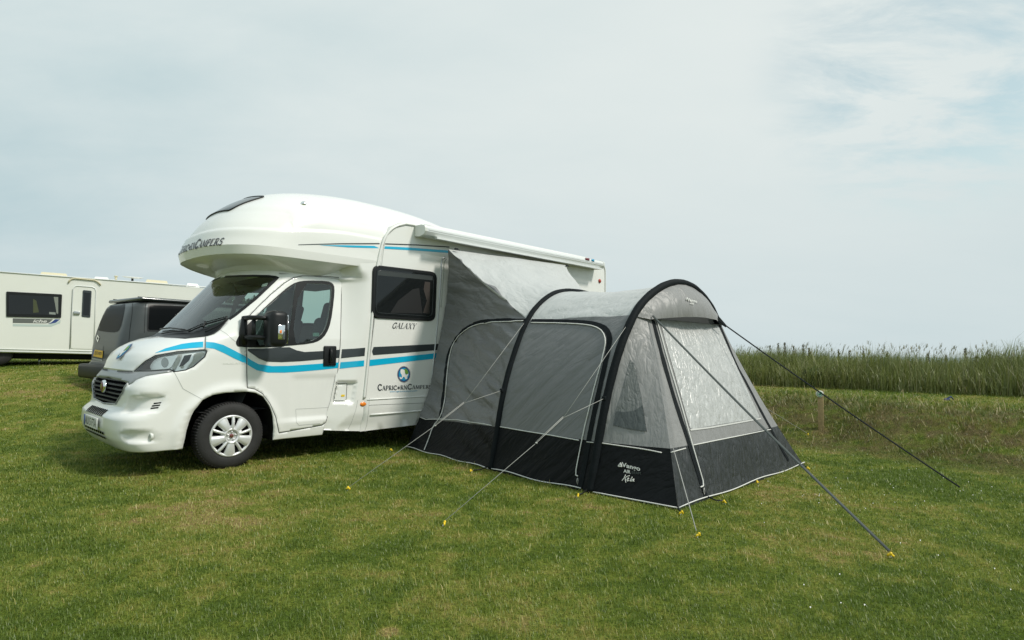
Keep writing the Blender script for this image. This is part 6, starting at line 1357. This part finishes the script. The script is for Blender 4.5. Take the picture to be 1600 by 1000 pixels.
# long grass along the top of the bank
TM = np.array([.62, -.785])
def strip_pts(n, n0, n1, m0, m1):
    a = rng.uniform(n0, n1, n); m__ = rng.uniform(m0, m1, n); P = a[:, None] * NB + m__[:, None] * TM; return P, a
m_long = leafmat('long_grass', [(0, (.105, .145, .034)), (.45, (.19, .225, .055)), (.75, (.25, .265, .080)), (.93, (.30, .30, .13)), (1, (.40, .36, .20))], tr=.35)
n_ = 120000; P, a = strip_pts(n_, 13.55, 17.2, -24, 3); edge = vnoise(P[:, 0], P[:, 1], .9, 9); keep = a > 13.45 + edge * .45; P, a = P[keep], a[keep]; n_ = len(P)
front = 1 - sstep((a - 13.6) / 1.0); hv = vnoise(P[:, 0], P[:, 1], 1.1, 12)
hg = (.54 + .31 * hv + .20 * vnoise(P[:, 0] + 9, P[:, 1], .45, 14) + rng.normal(0, .10, n_)) * (1 - .35 * front); hg = np.clip(hg, .15, 1.25)
az = rng.normal(.2, 1.3, n_); leaf = rng.random(n_) < .55; z0_ = np.where(leaf, rng.uniform(0, .62, n_) * hg, 0); hg = np.where(leaf, hg * rng.uniform(.25, .5, n_), hg); ln2 = np.where(leaf, rng.uniform(.5, 1.25, n_), np.abs(rng.normal(.30, .22, n_)))
bladecloud('long_grass', np.stack([P[:, 0], P[:, 1], GZ(P[:, 0], P[:, 1]) - .02 + z0_], 1), hg, rng.uniform(.006, .012, n_), ln2, az, np.clip(rng.normal(.36, .2, n_) + .16 * vnoise(P[:, 0], P[:, 1], .7, 31) + .18 * front, 0, 1), m_long)
# flowering grass stems with drooping heads, and spikes of dock
n_ = 1300; P, a = strip_pts(n_, 13.9, 16.6, -24, 3); hg = rng.uniform(.70, 1.04, n_); lean_ = rng.uniform(.15, .62, n_); az = rng.normal(.3, .5, n_)
zb_ = GZ(P[:, 0], P[:, 1]); B_ = np.stack([P[:, 0], P[:, 1], zb_], 1)
m_head = leafmat('grass_heads', [(0, (.12, .13, .06)), (.6, (.20, .19, .10)), (1, (.30, .27, .16))], tr=.3)
bladecloud('grass_stems', B_, hg, np.full(n_, .005), lean_, az, rng.random(n_), m_head)
dv = np.stack([np.cos(az), np.sin(az), np.zeros(n_)], 1); tips = B_ + dv * (hg * lean_)[:, None] * .9 + np.array([0, 0, 1.]) * (hg * np.sqrt(1 - (lean_ * .7) ** 2))[:, None] * .965
bladecloud('grass_seed_heads', np.repeat(tips, 4, 0) + rng.normal(0, .008, (n_ * 4, 3)), rng.uniform(.05, .13, n_ * 4), rng.uniform(.005, .009, n_ * 4), rng.uniform(.5, 1.1, n_ * 4), np.repeat(az, 4) + rng.normal(0, .3, n_ * 4), rng.random(n_ * 4), m_head)
m_dock = leafmat('dock_spikes', [(0, (.07, .08, .035)), (.5, (.13, .115, .055)), (1, (.20, .15, .09))], tr=.15)
docks = [(1203, 540, 'leftmost dock spike of the tight cluster nearest the awning'), (1216, 536, 'second dock spike from the left in the cluster nearest the awning'), (1226, 535, 'tallest dock spike, third in the cluster nearest the awning'), (1240, 540, 'fourth dock spike in the cluster nearest the awning, before its gap'), (1255, 538, 'fifth dock spike of the cluster, above the bramble'), (1264, 543, 'last and shortest dock spike of the cluster above the bramble'),
 (1310, 545, 'dock spike just right of the wooden stake, above the long grass'), (1327, 547, 'dock spike second to the right of the wooden stake'), (1349, 544, 'tall lone dock spike between the stake and the middle of the grass'), (1386, 549, 'short dock spike in the middle of the long grass'), (1450, 551, 'dock spike above the navy cloth, on its left'), (1478, 555, 'short dock spike directly above the navy cloth'),
 (1508, 543, 'tall dock spike just right of the navy cloth'), (1526, 556, 'short dock spike between two tall ones at the right'), (1545, 553, 'dock spike farthest to the right in the long grass')]
for i, (px_, py_, dl_) in enumerate(docks):
    d_ = ray(px_, py_); nd = NB[0] * d_[0] + NB[1] * d_[1]; t_ = (15.6 + .4 * sin(i * 2.3)) / nd; top = CP + d_ * t_; gz = float(GZ(top[0], top[1])); H_ = top[2] - gz
    rt = empty('dock_plant', (top[0], top[1], gz), dl_, 'plant', 'dock plants in the long grass')
    b_ = MB(); b_.tube([np.array([top[0], top[1], gz]), np.array([top[0] + .01, top[1], gz + H_ * .6]), top], [.008, .006, .003], 5); b_.build('stem', m_dock, rt)
    k_ = 110; zc = rng.uniform(.55, 1, k_) ** .9; rad = .045 * (1.15 - zc) * 2 * (.55 + .45 * np.sin(zc * 60)) + .006; aa = rng.uniform(0, 2 * pi, k_); bb = np.stack([top[0] + rad * np.cos(aa), top[1] + rad * np.sin(aa), gz + H_ * zc - .02], 1)
    bladecloud('seed_spike', bb, rng.uniform(.02, .045, k_), rng.uniform(.012, .022, k_), rng.uniform(.3, 1, k_), aa, rng.random(k_), m_dock, kind=None, parent=rt)
# leafy bramble at the foot of the long grass
m_bram = leafmat('bramble_leaves', [(0, (.06, .14, .05)), (.6, (.11, .22, .075)), (1, (.20, .32, .11))], tr=.2)
gb_ = ground_hit(1280, 604); rt = empty('bramble', gb_, 'low dark green leafy bramble at the foot of the long grass', 'plant'); k_ = 1000; th = rng.uniform(0, 2 * pi, k_); ph = np.arccos(rng.uniform(0, 1, k_)); rr = rng.uniform(.5, 1, k_) ** .5
bb = gb_ + np.stack([.42 * rr * np.sin(ph) * np.cos(th), .3 * rr * np.sin(ph) * np.sin(th) + .25, .42 * rr * np.cos(ph)], 1) * (.85 + .3 * vnoise(th * 1.5, ph * 2, .5, 5)[:, None])
bladecloud('foliage', bb, rng.uniform(.04, .08, k_), rng.uniform(.03, .055, k_), rng.uniform(.5, 1.2, k_), rng.uniform(0, 2 * pi, k_), rng.random(k_), m_bram, kind=None, parent=rt)
b_ = MB()
for i in range(7): a = i * .9; b_.tube([gb_, gb_ + np.array([.2 * cos(a), .15 * sin(a), .25]), gb_ + np.array([.45 * cos(a), .3 * sin(a), .35])], .008, 5)
b_.build('stem', m_dock, rt)
# hedge seen far off through the cab
def hedge(x0, y0, x1, y1, ht, lbl):
    L_ = hypot(x1 - x0, y1 - y0); k_ = int(L_ * 650); f = rng.random(k_); off = rng.normal(0, .35, k_); X_ = x0 + (x1 - x0) * f; Y_ = y0 + (y1 - y0) * f + off; hz = ht * (.8 + .35 * vnoise(f * L_, f * 0 + 1, 1.4, 21)); Z_ = GZ(X_, Y_) + hz * rng.random(k_) ** .7
    rt = empty('hedge', ((x0 + x1) / 2, (y0 + y1) / 2, float(GZ((x0 + x1) / 2, (y0 + y1) / 2))), lbl, 'hedge'); bladecloud('foliage', np.stack([X_, Y_, Z_], 1), rng.uniform(.12, .25, k_), rng.uniform(.08, .16, k_), rng.uniform(.3, 1.2, k_), rng.uniform(0, 2 * pi, k_), rng.random(k_), leafmat('hedge_leaves', [(0, (.025, .045, .018)), (.6, (.05, .085, .025)), (1, (.10, .13, .045))], tr=.2), kind=None, parent=rt)
hedge(-13.6, 27, -11.5, 27, 3.1, 'rough green hedge far behind, seen through the motorhome cab windows')
# fallen straw on the bank, daisies in the turf
n_ = 900; P, a = strip_pts(n_, 8.6, 11.4, -8, 0); bladecloud('straw', np.stack([P[:, 0], P[:, 1], GZ(P[:, 0], P[:, 1]) + .03], 1), rng.uniform(.05, .22, n_), rng.uniform(.004, .008, n_), np.full(n_, 1.35), rng.uniform(0, 2 * pi, n_), rng.random(n_), leafmat('straw_stalks', [(0, (.20, .16, .07)), (1, (.42, .35, .20))], tr=.1))
n_ = 45; px_ = rng.uniform(1180, 1590, n_); py_ = rng.uniform(745, 960, n_) ; py_[:32] = rng.uniform(735, 800, 32); sp2 = np.array([ground_hit(a, b_) for a, b_ in zip(px_, py_)])
b_ = MB()
for p in sp2:
    r_ = rng.uniform(.003, .0055); b_.add([p + ZZ * (.026 + .006 * (k % 2)) + r_ * np.array([cos(k * pi / 3), sin(k * pi / 3), 0]) for k in range(6)], [(0, 1, 2, 3, 4, 5)])
b_.build('daisies', 'cream', None, kind='stuff')
